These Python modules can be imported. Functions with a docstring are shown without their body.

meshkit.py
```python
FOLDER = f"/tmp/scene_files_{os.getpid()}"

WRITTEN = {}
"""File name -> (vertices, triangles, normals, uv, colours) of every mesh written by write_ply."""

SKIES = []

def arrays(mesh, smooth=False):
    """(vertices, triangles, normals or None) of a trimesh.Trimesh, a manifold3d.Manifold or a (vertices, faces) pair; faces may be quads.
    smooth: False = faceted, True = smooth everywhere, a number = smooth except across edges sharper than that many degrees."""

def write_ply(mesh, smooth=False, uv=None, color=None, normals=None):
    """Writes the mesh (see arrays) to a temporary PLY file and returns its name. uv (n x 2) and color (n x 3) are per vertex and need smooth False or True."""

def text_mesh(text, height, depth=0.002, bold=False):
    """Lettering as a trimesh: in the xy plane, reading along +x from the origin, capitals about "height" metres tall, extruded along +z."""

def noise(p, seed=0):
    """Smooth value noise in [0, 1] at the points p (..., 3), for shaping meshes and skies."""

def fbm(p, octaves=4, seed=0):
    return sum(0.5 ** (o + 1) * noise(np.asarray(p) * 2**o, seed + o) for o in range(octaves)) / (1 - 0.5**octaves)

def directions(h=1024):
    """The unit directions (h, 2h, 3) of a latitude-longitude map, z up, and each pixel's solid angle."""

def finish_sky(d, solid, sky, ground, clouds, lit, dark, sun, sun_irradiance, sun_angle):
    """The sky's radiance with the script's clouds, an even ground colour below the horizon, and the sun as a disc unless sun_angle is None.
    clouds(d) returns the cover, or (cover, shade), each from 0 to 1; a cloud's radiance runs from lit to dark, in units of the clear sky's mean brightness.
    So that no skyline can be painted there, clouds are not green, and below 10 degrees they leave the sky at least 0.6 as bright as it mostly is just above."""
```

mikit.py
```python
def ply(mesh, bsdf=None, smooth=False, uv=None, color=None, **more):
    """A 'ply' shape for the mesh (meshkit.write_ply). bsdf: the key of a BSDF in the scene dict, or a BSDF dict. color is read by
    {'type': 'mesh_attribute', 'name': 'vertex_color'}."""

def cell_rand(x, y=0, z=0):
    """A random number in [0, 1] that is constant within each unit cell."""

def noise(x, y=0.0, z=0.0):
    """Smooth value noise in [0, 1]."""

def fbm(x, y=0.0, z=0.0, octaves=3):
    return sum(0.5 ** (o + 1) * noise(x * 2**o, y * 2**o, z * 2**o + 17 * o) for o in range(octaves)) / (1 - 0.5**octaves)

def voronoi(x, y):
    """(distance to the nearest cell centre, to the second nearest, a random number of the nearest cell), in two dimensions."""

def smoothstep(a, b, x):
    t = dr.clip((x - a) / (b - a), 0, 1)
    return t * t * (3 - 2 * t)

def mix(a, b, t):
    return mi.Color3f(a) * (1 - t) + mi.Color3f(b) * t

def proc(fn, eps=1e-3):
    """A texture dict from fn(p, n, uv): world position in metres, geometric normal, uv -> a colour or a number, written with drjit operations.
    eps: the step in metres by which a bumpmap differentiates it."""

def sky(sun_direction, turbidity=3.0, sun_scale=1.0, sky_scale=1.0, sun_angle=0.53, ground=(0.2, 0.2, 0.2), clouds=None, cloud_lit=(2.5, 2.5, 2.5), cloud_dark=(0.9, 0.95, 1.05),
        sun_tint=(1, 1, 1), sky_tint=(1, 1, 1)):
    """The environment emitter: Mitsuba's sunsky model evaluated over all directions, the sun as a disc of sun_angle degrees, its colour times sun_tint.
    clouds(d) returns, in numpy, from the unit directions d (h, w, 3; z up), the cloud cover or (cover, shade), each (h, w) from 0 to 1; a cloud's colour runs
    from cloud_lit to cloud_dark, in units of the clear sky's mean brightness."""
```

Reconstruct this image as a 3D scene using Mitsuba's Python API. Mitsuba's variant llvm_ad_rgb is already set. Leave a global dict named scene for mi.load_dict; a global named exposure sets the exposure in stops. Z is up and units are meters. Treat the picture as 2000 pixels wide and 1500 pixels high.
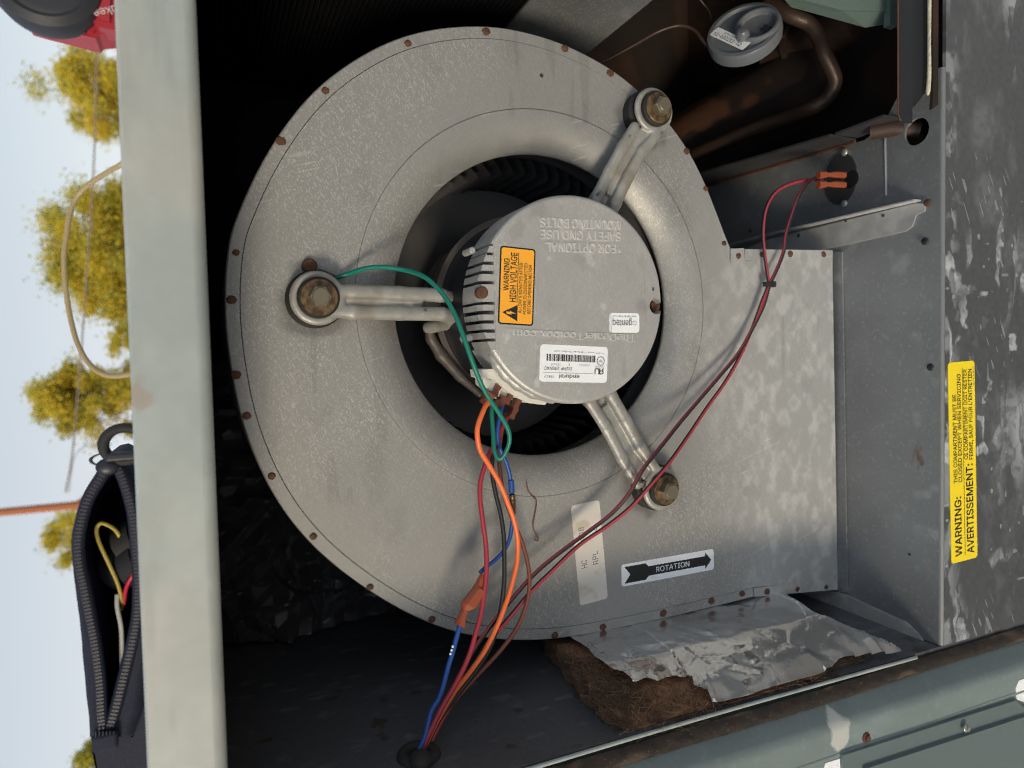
import math, random
import numpy as np, trimesh, mitsuba as mi, drjit as dr
import manifold3d as m3
from shapely.geometry import Polygon, Point, LineString
import shapely.affinity as aff
import mikit, meshkit
from mikit import proc, noise, fbm, voronoi, smoothstep, mix

scene, labels = {}, {}
rng = np.random.default_rng(7)

# ------------------------------------------------------------------ camera, sky, exposure
# The photograph was taken with the phone on its side: picture left is world up (+z), picture up is world +x, depth is world +y.
EYE = np.array([0.0, 0.0, 1.30])
F, CX, CY = 1350.0, 1000.0, 750.0                       # focal length and centre in pixels of the 2000 x 1500 photograph
Dv = np.array([-590.0, -45.0, 1350.0]); Dv /= np.linalg.norm(Dv)    # the cabinet's depth direction seen from the camera (right, down, forward)
Qv = np.array([.024, .999, 0.0]); Qv[2] = -(Qv[0] * Dv[0] + Qv[1] * Dv[1]) / Dv[2]; Qv /= np.linalg.norm(Qv)
Av = np.cross(Qv, Dv)                                    # world down
def cam_to_world(v):
    a, b, d = v @ Av, -(v @ Qv), v @ Dv
    return np.array([b, d, -a])
fwd, up = cam_to_world(np.array([0, 0, 1.0])), cam_to_world(np.array([0, -1.0, 0]))
scene['camera'] = {'type': 'thinlens', 'fov': 2 * math.degrees(math.atan(1000 / F)), 'fov_axis': 'x', 'near_clip': .02, 'far_clip': 3000.0,
                   'aperture_radius': .0017, 'focus_distance': .53,
                   'to_world': mi.ScalarTransform4f().look_at(origin=EYE.tolist(), target=(EYE + fwd).tolist(), up=up.tolist())}
def veil(d):
    n = meshkit.fbm(d * np.array([3., 3., 7.]) + 4, 4, 3); haze = np.exp(-np.clip(d[..., 2], 0, 1) / .16)
    return np.clip(.55 + .5 * (n - .35) + .45 * haze, 0, 1), np.clip(.50 - .65 * haze + .3 * (n - .5), 0, 1)
scene['sky'] = mikit.sky([-.60, -.76, .23], turbidity=3, sun_scale=.50, sun_angle=14, sun_tint=(.64, .83, 1.36), ground=(.25, .235, .21),
                         clouds=veil, cloud_lit=(2.4, 2.48, 2.56), cloud_dark=(.95, 1.13, 1.40))
exposure = 2.66

# ------------------------------------------------------------------ frame of the cabinet: (a, b, o) = (down, right, towards the viewer), metres from the eye
def W(v):
    v = np.asarray(v, float)
    return np.stack([v[..., 1], -v[..., 2], EYE[2] - v[..., 0]], -1)
def ray(X, Y):
    c = np.array([(X - CX) / F, (Y - CY) / F, 1.0])
    return np.array([c @ Av, -(c @ Qv), -(c @ Dv)])
def at_d(X, Y, d):                                       # the point seen at (X, Y) on the upright plane at depth d
    r = ray(X, Y); return r * (d / -r[2])
def at_a(X, Y, a):                                       # ... on the level plane at height a
    r = ray(X, Y); return r * (a / r[0])
def at_b(X, Y, b):                                       # ... on the upright plane running away from the viewer at b
    r = ray(X, Y); return r * (b / r[1])
def pts_d(P, d): return np.array([at_d(x, y, d) for x, y in P])
def path(P): return np.array([at_d(x, y, d) for x, y, d in P])

# ------------------------------------------------------------------ meshes
def M(v, f): return trimesh.Trimesh(np.asarray(v, float), np.asarray(f, int), process=False)
def join(*ms): return trimesh.util.concatenate([m for m in ms if m is not None])
def to_man(m):
    m = m.copy(); m.merge_vertices(); m.update_faces(m.nondegenerate_faces()); m.remove_unreferenced_vertices()
    if m.volume < 0: m.invert()
    r = m3.Manifold(m3.Mesh(np.asarray(m.vertices, np.float32), np.asarray(m.faces, np.uint32)))
    assert not r.is_empty(); return r
def from_man(m):
    q = m.to_mesh(); return trimesh.Trimesh(q.vert_properties[:, :3], q.tri_verts, process=False)
def box(lo, hi):
    lo, hi = np.minimum(lo, hi), np.maximum(lo, hi)
    b = trimesh.creation.box(extents=hi - lo); b.apply_translation((lo + hi) / 2); return b
def rbox(lo, hi, r):
    lo, hi = np.minimum(lo, hi) + r, np.maximum(lo, hi) - r
    s = trimesh.creation.icosphere(subdivisions=1, radius=r).vertices
    c = np.array([[x, y, z] for x in (lo[0], hi[0]) for y in (lo[1], hi[1]) for z in (lo[2], hi[2])])
    return trimesh.convex.convex_hull((c[:, None] + s[None]).reshape(-1, 3))
def hull(points): return trimesh.convex.convex_hull(np.asarray(points, float))
def frame_mesh(m, o, ex, ey, ez):
    m = m.copy(); v = np.asarray(m.vertices)
    m.vertices = np.asarray(o) + v[:, :1] * ex + v[:, 1:2] * ey + v[:, 2:3] * ez; return m
def prism(poly, o0, o1):                                 # poly in (a, b), extruded towards the viewer from o0 to o1
    g = poly if hasattr(poly, 'exterior') else Polygon(np.asarray(poly)[:, :2])
    g = g.buffer(0)
    ms = [trimesh.creation.extrude_polygon(q, o1 - o0, engine='earcut') for q in getattr(g, 'geoms', [g])]
    m = join(*ms); m.apply_translation([0, 0, o0]); return m
def catmull(P, n=8):
    P = np.asarray(P, float); Q = np.vstack([2 * P[0] - P[1], P, 2 * P[-1] - P[-2]]); out = []
    for i in range(1, len(Q) - 2):
        for t in np.linspace(0, 1, n, endpoint=False):
            p0, p1, p2, p3 = Q[i - 1:i + 3]
            out.append(.5 * (2 * p1 + (p2 - p0) * t + (2 * p0 - 5 * p1 + 4 * p2 - p3) * t * t + (3 * p1 - p0 - 3 * p2 + p3) * t ** 3))
    out.append(P[-1]); return np.array(out)
def tube(P, r, sides=10, cap=True):
    P = np.asarray(P, float); n = len(P); r = np.broadcast_to(r, n)
    t = np.gradient(P, axis=0); t /= np.linalg.norm(t, axis=1, keepdims=True) + 1e-12
    u = np.cross(t[0], [0, 0, 1]) if abs(t[0, 2]) < .9 else np.cross(t[0], [1, 0, 0])
    rows = []
    for i in range(n):
        u = u - (u @ t[i]) * t[i]; u /= np.linalg.norm(u); w = np.cross(t[i], u)
        ang = np.arange(sides) * 2 * np.pi / sides
        rows.append(P[i] + r[i] * (np.cos(ang)[:, None] * u + np.sin(ang)[:, None] * w))
    v = np.vstack(rows); f = []
    for i in range(n - 1):
        for k in range(sides):
            a, b = i * sides + k, i * sides + (k + 1) % sides
            f += [[a, b, b + sides], [a, b + sides, a + sides]]
    if cap:
        v = np.vstack([v, P[0], P[-1]]); c0, c1 = len(v) - 2, len(v) - 1
        for k in range(sides):
            f += [[c0, (k + 1) % sides, k], [c1, (n - 1) * sides + k, (n - 1) * sides + (k + 1) % sides]]
    return M(v, f)
def lathe(profile, c, n=96, a0=0.0, a1=2 * np.pi):       # profile rows (r, o); axis along o through c = (a, b)
    pr = np.asarray(profile, float); closed = abs(a1 - a0 - 2 * np.pi) < 1e-6
    th = np.linspace(a0, a1, n, endpoint=not closed); k = len(pr)
    v = np.array([[c[0] + r * math.cos(t), c[1] + r * math.sin(t), o] for t in th for r, o in pr]); f = []
    for i in range(n if closed else n - 1):
        j = (i + 1) % n
        for s in range(k - 1):
            p, q, p2, q2 = i * k + s, i * k + s + 1, j * k + s, j * k + s + 1
            f += [[p, p2, q2], [p, q2, q]]
    return M(v, f)
def cyl(c, r, o0, o1, n=32, bev=0.0):
    pr = [(0, o0), (r, o0), (r, o1 - bev), (r - bev, o1), (0, o1)] if bev else [(0, o0), (r, o0), (r, o1), (0, o1)]
    return lathe(pr, c, n)
def grid_mesh(P):                                        # P (n, m, 3)
    n, m = P.shape[:2]; i, j = np.meshgrid(np.arange(n - 1), np.arange(m - 1), indexing='ij')
    p = (i * m + j).ravel(); f = np.vstack([np.stack([p, p + m, p + m + 1], 1), np.stack([p, p + m + 1, p + 1], 1)])
    return M(P.reshape(-1, 3), f)
def blob(P, R, cell=.0022, k=.0016):                     # tapered bones blended into one casting
    A, B, ra, rb = [], [], [], []
    for chain, rad in zip(P, R):
        for p, q, r0, r1 in zip(chain[:-1], chain[1:], rad[:-1], rad[1:]): A.append(p); B.append(q); ra.append(r0); rb.append(r1)
    A, B, ra, rb = np.array(A), np.array(B), np.array(ra), np.array(rb); E = B - A; L2 = (E ** 2).sum(1) + 1e-12
    m = max(ra.max(), rb.max()) + .003; lo, hi = np.minimum(A, B).min(0) - m, np.maximum(A, B).max(0) + m
    def inside(x, y, z):
        w = np.array([x, y, z]) - A; t = np.clip((w * E).sum(1) / L2, 0, 1); d = np.sqrt(((w - E * t[:, None]) ** 2).sum(1)) - (ra + (rb - ra) * t)
        dm = d.min(); return -(dm - k * math.log(np.exp(np.maximum(-(d - dm) / k, -60)).sum()))
    g = from_man(m3.Manifold.level_set(inside, [*lo, *hi], cell, 0.0)); g.merge_vertices(); trimesh.smoothing.filter_taubin(g, iterations=4); return g

def number(key):
    if key not in scene and key not in labels and not any(k.startswith(key + '__') for k in used): return key
    i = 1
    while f'{key}_{i:03d}' in scene or f'{key}_{i:03d}' in labels or f'{key}_{i:03d}' in used: i += 1
    return f'{key}_{i:03d}'
used = set()
def put(key, mesh, bsdf, smooth=30, world=False, color=None, label=None, **kw):
    key = number(key); used.add(key); mesh = mesh.copy()
    if not world: mesh.vertices = W(mesh.vertices)
    scene[key] = mikit.ply(mesh, bsdf, smooth=smooth, color=color, **kw)
    if label: labels[key] = {'label': label}
    return key
def thing(name, label, category, group=None, kind=None):
    key = number(name); used.add(key)
    labels[key] = {'label': label, 'category': category}
    if group: labels[key]['group'] = group
    if kind: labels[key]['kind'] = kind
    return key

# ------------------------------------------------------------------ materials
def rgb(*c): return {'type': 'rgb', 'value': list(c)}
def mat(key, color, rough=.5, metal=0.0, two=True, **kw):
    d = {'type': 'principled', 'base_color': rgb(*color) if isinstance(color, tuple) else color, 'roughness': rough, 'metallic': metal, **kw}
    scene[key] = {'type': 'twosided', 'b': d} if two else d
def bumped(key, color, rough, metal, height, eps, scale=1.0, **kw):
    d = {'type': 'principled', 'base_color': rgb(*color) if isinstance(color, tuple) else color, 'roughness': rough, 'metallic': metal, **kw}
    scene[key] = {'type': 'twosided', 'b': {'type': 'bumpmap', 'nested': d, 'arbitrary': proc(height, eps=eps), 'scale': scale}}

RIM = (float(W(np.array([.2515, .0385, -.5]))[0]), float(W(np.array([.2515, .0385, -.5]))[2]))
STAINS = [tuple(float(c) for c in W(at_d(x, y, .50))[[0, 2]]) for x, y in ((612, 590), (1254, 232), (1268, 950))]
def c_galv(p, n, uv):
    w = noise(p.x * 300, p.y * 300, p.z * 300)
    fine = noise(p.x * 900 + w * 2.5, p.y * 900, p.z * 900 + w * 2.5); grit = noise(p.x * 1700 + 5, p.y * 1700, p.z * 1700)
    big = fbm(p.x * 9, p.y * 9, p.z * 9 + 3); bl = fbm(p.x * 75 + 9, p.y * 75, p.z * 75)
    zone = smoothstep(.92, .80, p.z + .25 * (noise(p.x * 7 + 2, p.z * 7, 1.0) - .5))
    v = .295 + (.03 + .10 * smoothstep(.35, .70, fbm(p.x * 13 + 6, p.z * 13, 7.0))) * smoothstep(.45, .95, fine) * (1 - .6 * zone) + .05 * (grit - .5) + .07 * (big - .5) + .12 * zone
    v = v + .13 * smoothstep(.42, .75, bl) * zone        # dull white bloom near the outlet
    st = smoothstep(.70, .74, fbm(p.x * 8 + 3, p.z * 90, 4.0, octaves=2)) * smoothstep(.5, .7, noise(p.x * 14, p.z * 14, 9.0))
    v = v * (1 - .12 * st) - .03 * smoothstep(.62, .78, fbm(p.x * 26 + 1, p.y * 26, p.z * 26 + 5, octaves=4))
    ring = dr.sqrt(dr.square(p.x - RIM[0]) + dr.square(p.z - RIM[1])) / .135 + .16 * (fbm(p.x * 45, p.z * 45, 6.0) - .5)    # greasy band round the mouth
    v = v * (1 - .20 * smoothstep(1.06, .92, ring) * smoothstep(.35, .65, fbm(p.x * 22, p.z * 22, 8.0)))
    scr = smoothstep(.90, .94, noise(p.x * 420 + p.z * 130, p.z * 26 - p.x * 8, 3.0)) * smoothstep(.55, .7, noise(p.x * 17, p.z * 17, 5.0))
    v = v + .10 * scr
    for mx, mz in STAINS:                                # brown grease round the three mounts
        q = dr.sqrt(dr.square(p.x - mx) + dr.square(p.z - mz)) / .026 + .5 * (fbm(p.x * 90, p.z * 90, 3.0) - .5)
        v = v * (1 - .38 * smoothstep(1.15, .75, q))
    bounce_tint = noise(p.x * 2.2 + 3, p.z * 2.2 + .6, 2.0)  # broad warm to cool drift painted in for light bounced off the ground
    return mix(mi.Color3f(v * 1.02, v * .985, v * .935), mi.Color3f(v * .98, v, v * 1.015), bounce_tint)
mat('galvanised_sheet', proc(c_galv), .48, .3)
def c_deck(p, n, uv):
    fine = noise(p.x * 500, p.y * 500, p.z * 500); big = fbm(p.x * 12 + 1, p.y * 12, p.z * 12); sm = fbm(p.x * 60, p.y * 60, p.z * 60)
    v = .23 + .07 * smoothstep(.55, .9, fine) + .18 * (big - .5) + .10 * smoothstep(.55, .75, sm) * smoothstep(.4, .65, big)
    rust = smoothstep(.71, .80, fbm(p.x * 26 + 7, p.y * 46, p.z * 16, octaves=4))
    return mix(mi.Color3f(v * .95, v, v * 1.04), mi.Color3f(.16, .09, .05), rust * .8)
mat('weathered_sheet', proc(c_deck), .48, .35)
def c_front(p, n, uv):
    x, z = p.x, p.z
    grain = smoothstep(.30, .62, fbm(x * 180, z * 180, 2.0)); wz = fbm(x * 34 + 7, z * 34, 6.0) - .5; wx = fbm(x * 40 + 2, z * 40, 3.0) - .5
    here = smoothstep(.44, .62, fbm(x * 6 + 1, z * 9, 3.0))
    drip = fbm(x * 13 + wx * .5, z * 80 + wz * 1.6, 1.0, octaves=4); edge = smoothstep(.59, .68, drip) * here * (.45 + .55 * grain)
    blob = fbm(x * 42 + wx, z * 60 + wz, 7.0, octaves=4); spat = smoothstep(.62, .72, blob) * smoothstep(.50, .64, fbm(x * 7 + 9, z * 9, 2.0)) * (.5 + .5 * grain)
    haze = smoothstep(.52, .72, fbm(x * 16 + 3, z * 30, 8.0, octaves=5)); dots = smoothstep(.87, .91, noise(x * 150, z * 150, 2.0)) * smoothstep(.5, .7, noise(x * 12, z * 12, 5.0))
    scr = smoothstep(.83, .87, noise(x * 30 + z * 60, z * 420 - x * 200, 4.0)) * smoothstep(.55, .7, noise(x * 15, z * 15, 8.0))
    v = .085 + .035 * (fbm(x * 5, z * 5, 2.0) - .5) + .055 * haze * (.5 + .5 * grain) + .014 * (noise(x * 300, z * 300, 0.0) - .5)
    c = mi.Color3f(v * .92, v, v * 1.10)
    worn = smoothstep(.48, .66, fbm(x * 60, z * 90, 6.0, octaves=4)) * smoothstep(.700, .720, z)
    return mix(c, mi.Color3f(.48, .51, .55), dr.clip(edge * .85 + spat * .8 + dots * .5 + worn * .4 + scr * .35, 0, 1))
mat('stained_panel', proc(c_front), .42, .15)
SPOT = W(at_d(270, 776, .394))
def c_rail(p, n, uv):
    big = fbm(p.x * 10, p.y * 10, p.z * 10); bl = fbm(p.x * 38, p.y * 38, p.z * 38 + 2)
    v = .365 + .06 * (big - .5) + .04 * smoothstep(.42, .78, bl) + .012 * (noise(p.x * 220, p.z * 220, 1.0) - .5)
    sc = smoothstep(.84, .88, noise(p.x * 60, p.z * 260, 3.0)) * smoothstep(.5, .7, noise(p.x * 11, p.z * 30, 7.0))
    q = dr.sqrt(dr.square((p.x - float(SPOT[0])) / .010) + dr.square((p.z - float(SPOT[2])) / .007)) + .9 * (fbm(p.x * 160, p.z * 160, 1.0) - .5); rust = .6 * smoothstep(1.0, .5, q)
    v = v - .05 * smoothstep(.60, .80, fbm(p.x * 8 + 1, p.z * 60, 5.0, octaves=4))
    c = mix(mi.Color3f(v * .90, v * 1.0, v * .98), mi.Color3f(v * 1.0, v * 1.02, v * .97), smoothstep(.4, .7, big))
    return mix(mix(c, mi.Color3f(.45, .45, .42), sc * .4), mi.Color3f(.30, .14, .05), rust * .6)
mat('painted_rail', proc(c_rail), .42, .0)
PATCH = W(at_d(1643, 1430, .394 - .012))                # a pale patch sprayed on the left front post
def c_post(p, n, uv):
    v = .22 + .06 * (fbm(p.x * 12, p.y * 12, p.z * 12) - .5) + .02 * smoothstep(.6, .9, noise(p.x * 300, p.y * 300, p.z * 300)) + .03 * smoothstep(.55, .75, fbm(p.x * 40, p.y * 40, p.z * 18))
    q = dr.sqrt(dr.square((p.x - float(PATCH[0])) / .016) + dr.square((p.z - float(PATCH[2])) / .012) + dr.square((p.y - float(PATCH[1])) / .03)) + .7 * (fbm(p.x * 160, p.z * 160, 1.0, octaves=4) - .5)
    return mix(mi.Color3f(v * .80, v * .98, v * 1.0), mi.Color3f(.52, .53, .50), .85 * smoothstep(1.0, .72, q))
mat('painted_post', proc(c_post), .40, .0)
mat('panel_paint', (.115, .15, .155), .4)
mat('green_paint', (.095, .135, .122), .45)
mat('liner_black', (.007, .007, .009), .7, specular=.15)
mat('liner_plastic', (.045, .045, .05), .36)
def c_wall(p, n, uv):
    sp = smoothstep(.60, .85, fbm(p.y * 130, p.z * 60, p.x * 30, octaves=4)); big = fbm(p.y * 8, p.z * 8, 1.0)
    v = .085 + .03 * (big - .5) + .05 * sp + .012 * (noise(p.y * 500, p.z * 500, 0.0) - .5)
    st = smoothstep(.70, .76, fbm(p.y * 50 + 3, p.z * 40, 5.0, octaves=4)) * smoothstep(.60, .50, p.y)
    return mix(mi.Color3f(v * .92, v * .97, v * 1.12), mi.Color3f(.05, .04, .025), st * .7)
mat('side_wall_sheet', proc(c_wall), .5, .2)
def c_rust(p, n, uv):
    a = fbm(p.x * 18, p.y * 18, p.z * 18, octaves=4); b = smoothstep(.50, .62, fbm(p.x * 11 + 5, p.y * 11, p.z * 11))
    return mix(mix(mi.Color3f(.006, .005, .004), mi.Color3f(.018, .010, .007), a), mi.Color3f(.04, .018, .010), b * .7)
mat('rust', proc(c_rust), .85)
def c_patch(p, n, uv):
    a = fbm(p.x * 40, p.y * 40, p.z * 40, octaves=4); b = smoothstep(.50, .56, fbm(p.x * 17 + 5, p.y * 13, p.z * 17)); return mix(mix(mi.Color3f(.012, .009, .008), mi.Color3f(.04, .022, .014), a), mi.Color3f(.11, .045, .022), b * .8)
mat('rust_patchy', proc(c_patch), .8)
def c_rustm(p, n, uv):
    a = fbm(p.x * 300, p.y * 300, p.z * 300); return mix(mi.Color3f(.045, .022, .014), mi.Color3f(.15, .06, .03), a)
mat('rusty_steel', proc(c_rustm), .75)
mat('dark_steel', (.05, .05, .055), .45, .3)
mat('wheel_steel', (.085, .085, .09), .4, .3)
mat('bare_zinc', (.46, .45, .43), .38, .7)
def c_alu(p, n, uv):
    f = noise(p.x * 700, p.y * 700, p.z * 700); g = fbm(p.x * 90, p.y * 90, p.z * 90); h = fbm(p.x * 26, p.y * 26, p.z * 26)
    v = .44 + .06 * smoothstep(.5, .95, noise(p.x * 1300, p.y * 1300, p.z * 1300)) + .10 * smoothstep(.6, .95, f) * smoothstep(.35, .7, h) - .06 * smoothstep(.6, .75, fbm(p.x * 60 + 2, p.y * 60, p.z * 60)) + .06 * (g - .5) + .05 * (h - .5) + .10 * smoothstep(.66, .78, g)
    return mi.Color3f(v, v * .985, v * .965)
bumped('cast_aluminium', proc(c_alu), .48, .4, lambda p, n, uv: .00010 * fbm(p.x * 600, p.y * 600, p.z * 600), 3e-4)
def c_arm(p, n, uv):
    g = fbm(p.x * 120, p.y * 120, p.z * 120); h = smoothstep(.48, .72, fbm(p.x * 45 + 3, p.y * 45, p.z * 45)); k = smoothstep(.6, .8, fbm(p.x * 260, p.y * 260, p.z * 260))
    v = .33 + .14 * (g - .5) + .06 * k
    return mix(mi.Color3f(v, v * .985, v * .94), mi.Color3f(.20, .165, .12), h * .5)
mat('cast_arm', proc(c_arm), .45, .3)
def c_shell(p, n, uv):
    g = smoothstep(.74, .80, fbm(p.x * 90, p.y * 90, p.z * 90, octaves=4)); return mix(mi.Color3f(.016, .018, .024), mi.Color3f(.28, .28, .29), g * .6)
mat('motor_black', proc(c_shell), .38)
mat('strap_steel', (.10, .085, .075), .5, .3)
mat('rubber', (.018, .018, .018), .7)
def c_brass(p, n, uv):
    g = fbm(p.x * 260, p.y * 260, p.z * 260); return mix(mi.Color3f(.085, .052, .03), mi.Color3f(.22, .15, .08), smoothstep(.3, .7, g))
mat('plated_washer', proc(c_brass), .42, .55)
def c_foil(p, n, uv):
    d = smoothstep(.4, .7, fbm(p.z * 26, p.y * 26, 3.0)); e = noise(p.z * 300, p.y * 300, 1.0)
    return mix(mi.Color3f(.80, .81, .83), mi.Color3f(.52, .52, .53), .7 * d + .15 * e)
bumped('foil', proc(c_foil), .20, .97, lambda p, n, uv: .0007 * fbm(p.z * 80, p.y * 80, 2.0) + .00012 * noise(p.z * 500, p.y * 500, 1.0), 6e-4)
def c_batt(p, n, uv):
    a = fbm(p.x * 60, p.y * 60, p.z * 60, octaves=4); b = smoothstep(.45, .6, fbm(p.x * 16 + 2, p.y * 16, p.z * 16 + 1))
    return mix(mi.Color3f(.05, .034, .024), mix(mi.Color3f(.17, .10, .06), mi.Color3f(.55, .29, .16), b), a)
mat('fibreglass', proc(c_batt), .95)
mat('fibre_strand', (.24, .135, .075), .9); mat('fibre_strand_dark', (.05, .034, .025), .9)
def c_gask(p, n, uv):
    a = fbm(p.x * 150, p.y * 150, p.z * 150); b = smoothstep(.60, .75, fbm(p.x * 60, p.y * 60, p.z * 22)); s = smoothstep(.86, .9, noise(p.x * 700, p.y * 700, p.z * 700))
    return mix(mix(mi.Color3f(.007, .006, .006), mi.Color3f(.030, .021, .017), a), mi.Color3f(.20, .14, .09), dr.clip(b * .3 + s * .5, 0, 1))
mat('dirty_gasket', proc(c_gask), .9)
for k, c in dict(green=(.004, .17, .125), orange=(.80, .16, .045), dark_red=(.33, .03, .05), red=(.36, .04, .06), black=(.018, .018, .02), brown=(.17, .055, .035),
                 blue=(.015, .07, .30), pale_blue=(.10, .18, .42), tan=(.36, .27, .14), yellow=(.38, .30, .06), white=(.5, .5, .5), pink=(.5, .02, .06)).items():
    mat(f'wire_{k}', c, .42)
scene['striped_wire'] = {'type': 'principled', 'base_color': {'type': 'mesh_attribute', 'name': 'vertex_color'}, 'roughness': .35}
mat('connector_orange', (.30, .075, .035), .30); mat('connector_brown', (.14, .048, .028), .3)
mat('sidelit_aluminium', (.62, .615, .61), .42, .3); mat('bolt_steel', (.22, .19, .14), .38, .6); mat('black_paint', (.016, .018, .024), .42); mat('rubbed_edge', (.20, .205, .21), .5, .3)
mat('white_plastic', (.66, .64, .58), .4)
mat('label_white', (.82, .84, .88), .4); mat('label_orange', (.90, .40, .035), .4); mat('label_yellow', (.88, .66, .02), .38)
mat('ink_black', (.012, .012, .014), .5); mat('ink_grey', (.16, .16, .18), .5)
def c_paper(p, n, uv):
    a = smoothstep(.55, .75, fbm(p.x * 70, p.y * 70, p.z * 50)); return mix(mi.Color3f(.62, .59, .55), mi.Color3f(.45, .38, .28), a * .6)
mat('aged_paper', proc(c_paper), .5)
mat('grey_plastic', (.135, .145, .165), .32); mat('copper_brown', (.075, .048, .038), .42, .35)
bumped('rope', (.60, .55, .42), .9, 0.0, lambda p, n, uv: .0012 * noise(p.x * 500, p.y * 500, p.z * 500), 3e-4)
def c_bag(p, n, uv):
    w = noise(p.x * 900, p.y * 900, p.z * 900); v = .007 + .008 * w; return mi.Color3f(v * .85, v * 1.05, v * 2.6)
mat('bag_fabric', proc(c_bag), .8); mat('bag_lining', (.010, .012, .032), .75); mat('zipper', (.016, .017, .026), .42, .1)
mat('red_plastic', (.33, .018, .03), .4); mat('dark_plastic', (.022, .023, .03), .5); mat('tool_ink', (.55, .45, .45), .5)
def leaf(key, c, t):
    scene[key] = {'type': 'principledthin', 'base_color': rgb(*c), 'roughness': .6, 'diff_trans': t, 'spec_trans': 0.0}
leaf('leaf_gold', (.92, .72, .10), 1.25); leaf('leaf_green', (.68, .65, .13), 1.25); leaf('leaf_dark', (.20, .23, .08), 1.0)
mat('bark', (.16, .11, .07), .9); mat('pole_wood', (.42, .15, .07), .85); mat('line_cable', (.26, .20, .17), .7)
def c_ground(p, n, uv):
    a = fbm(p.x * 1.3, p.y * 1.3, 1.0); b = noise(p.x * 30, p.y * 30, 0.0)
    return mix(mi.Color3f(.25, .23, .20), mi.Color3f(.36, .335, .30), a * .7 + b * .3)
mat('gravel', proc(c_ground), .95)

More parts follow.
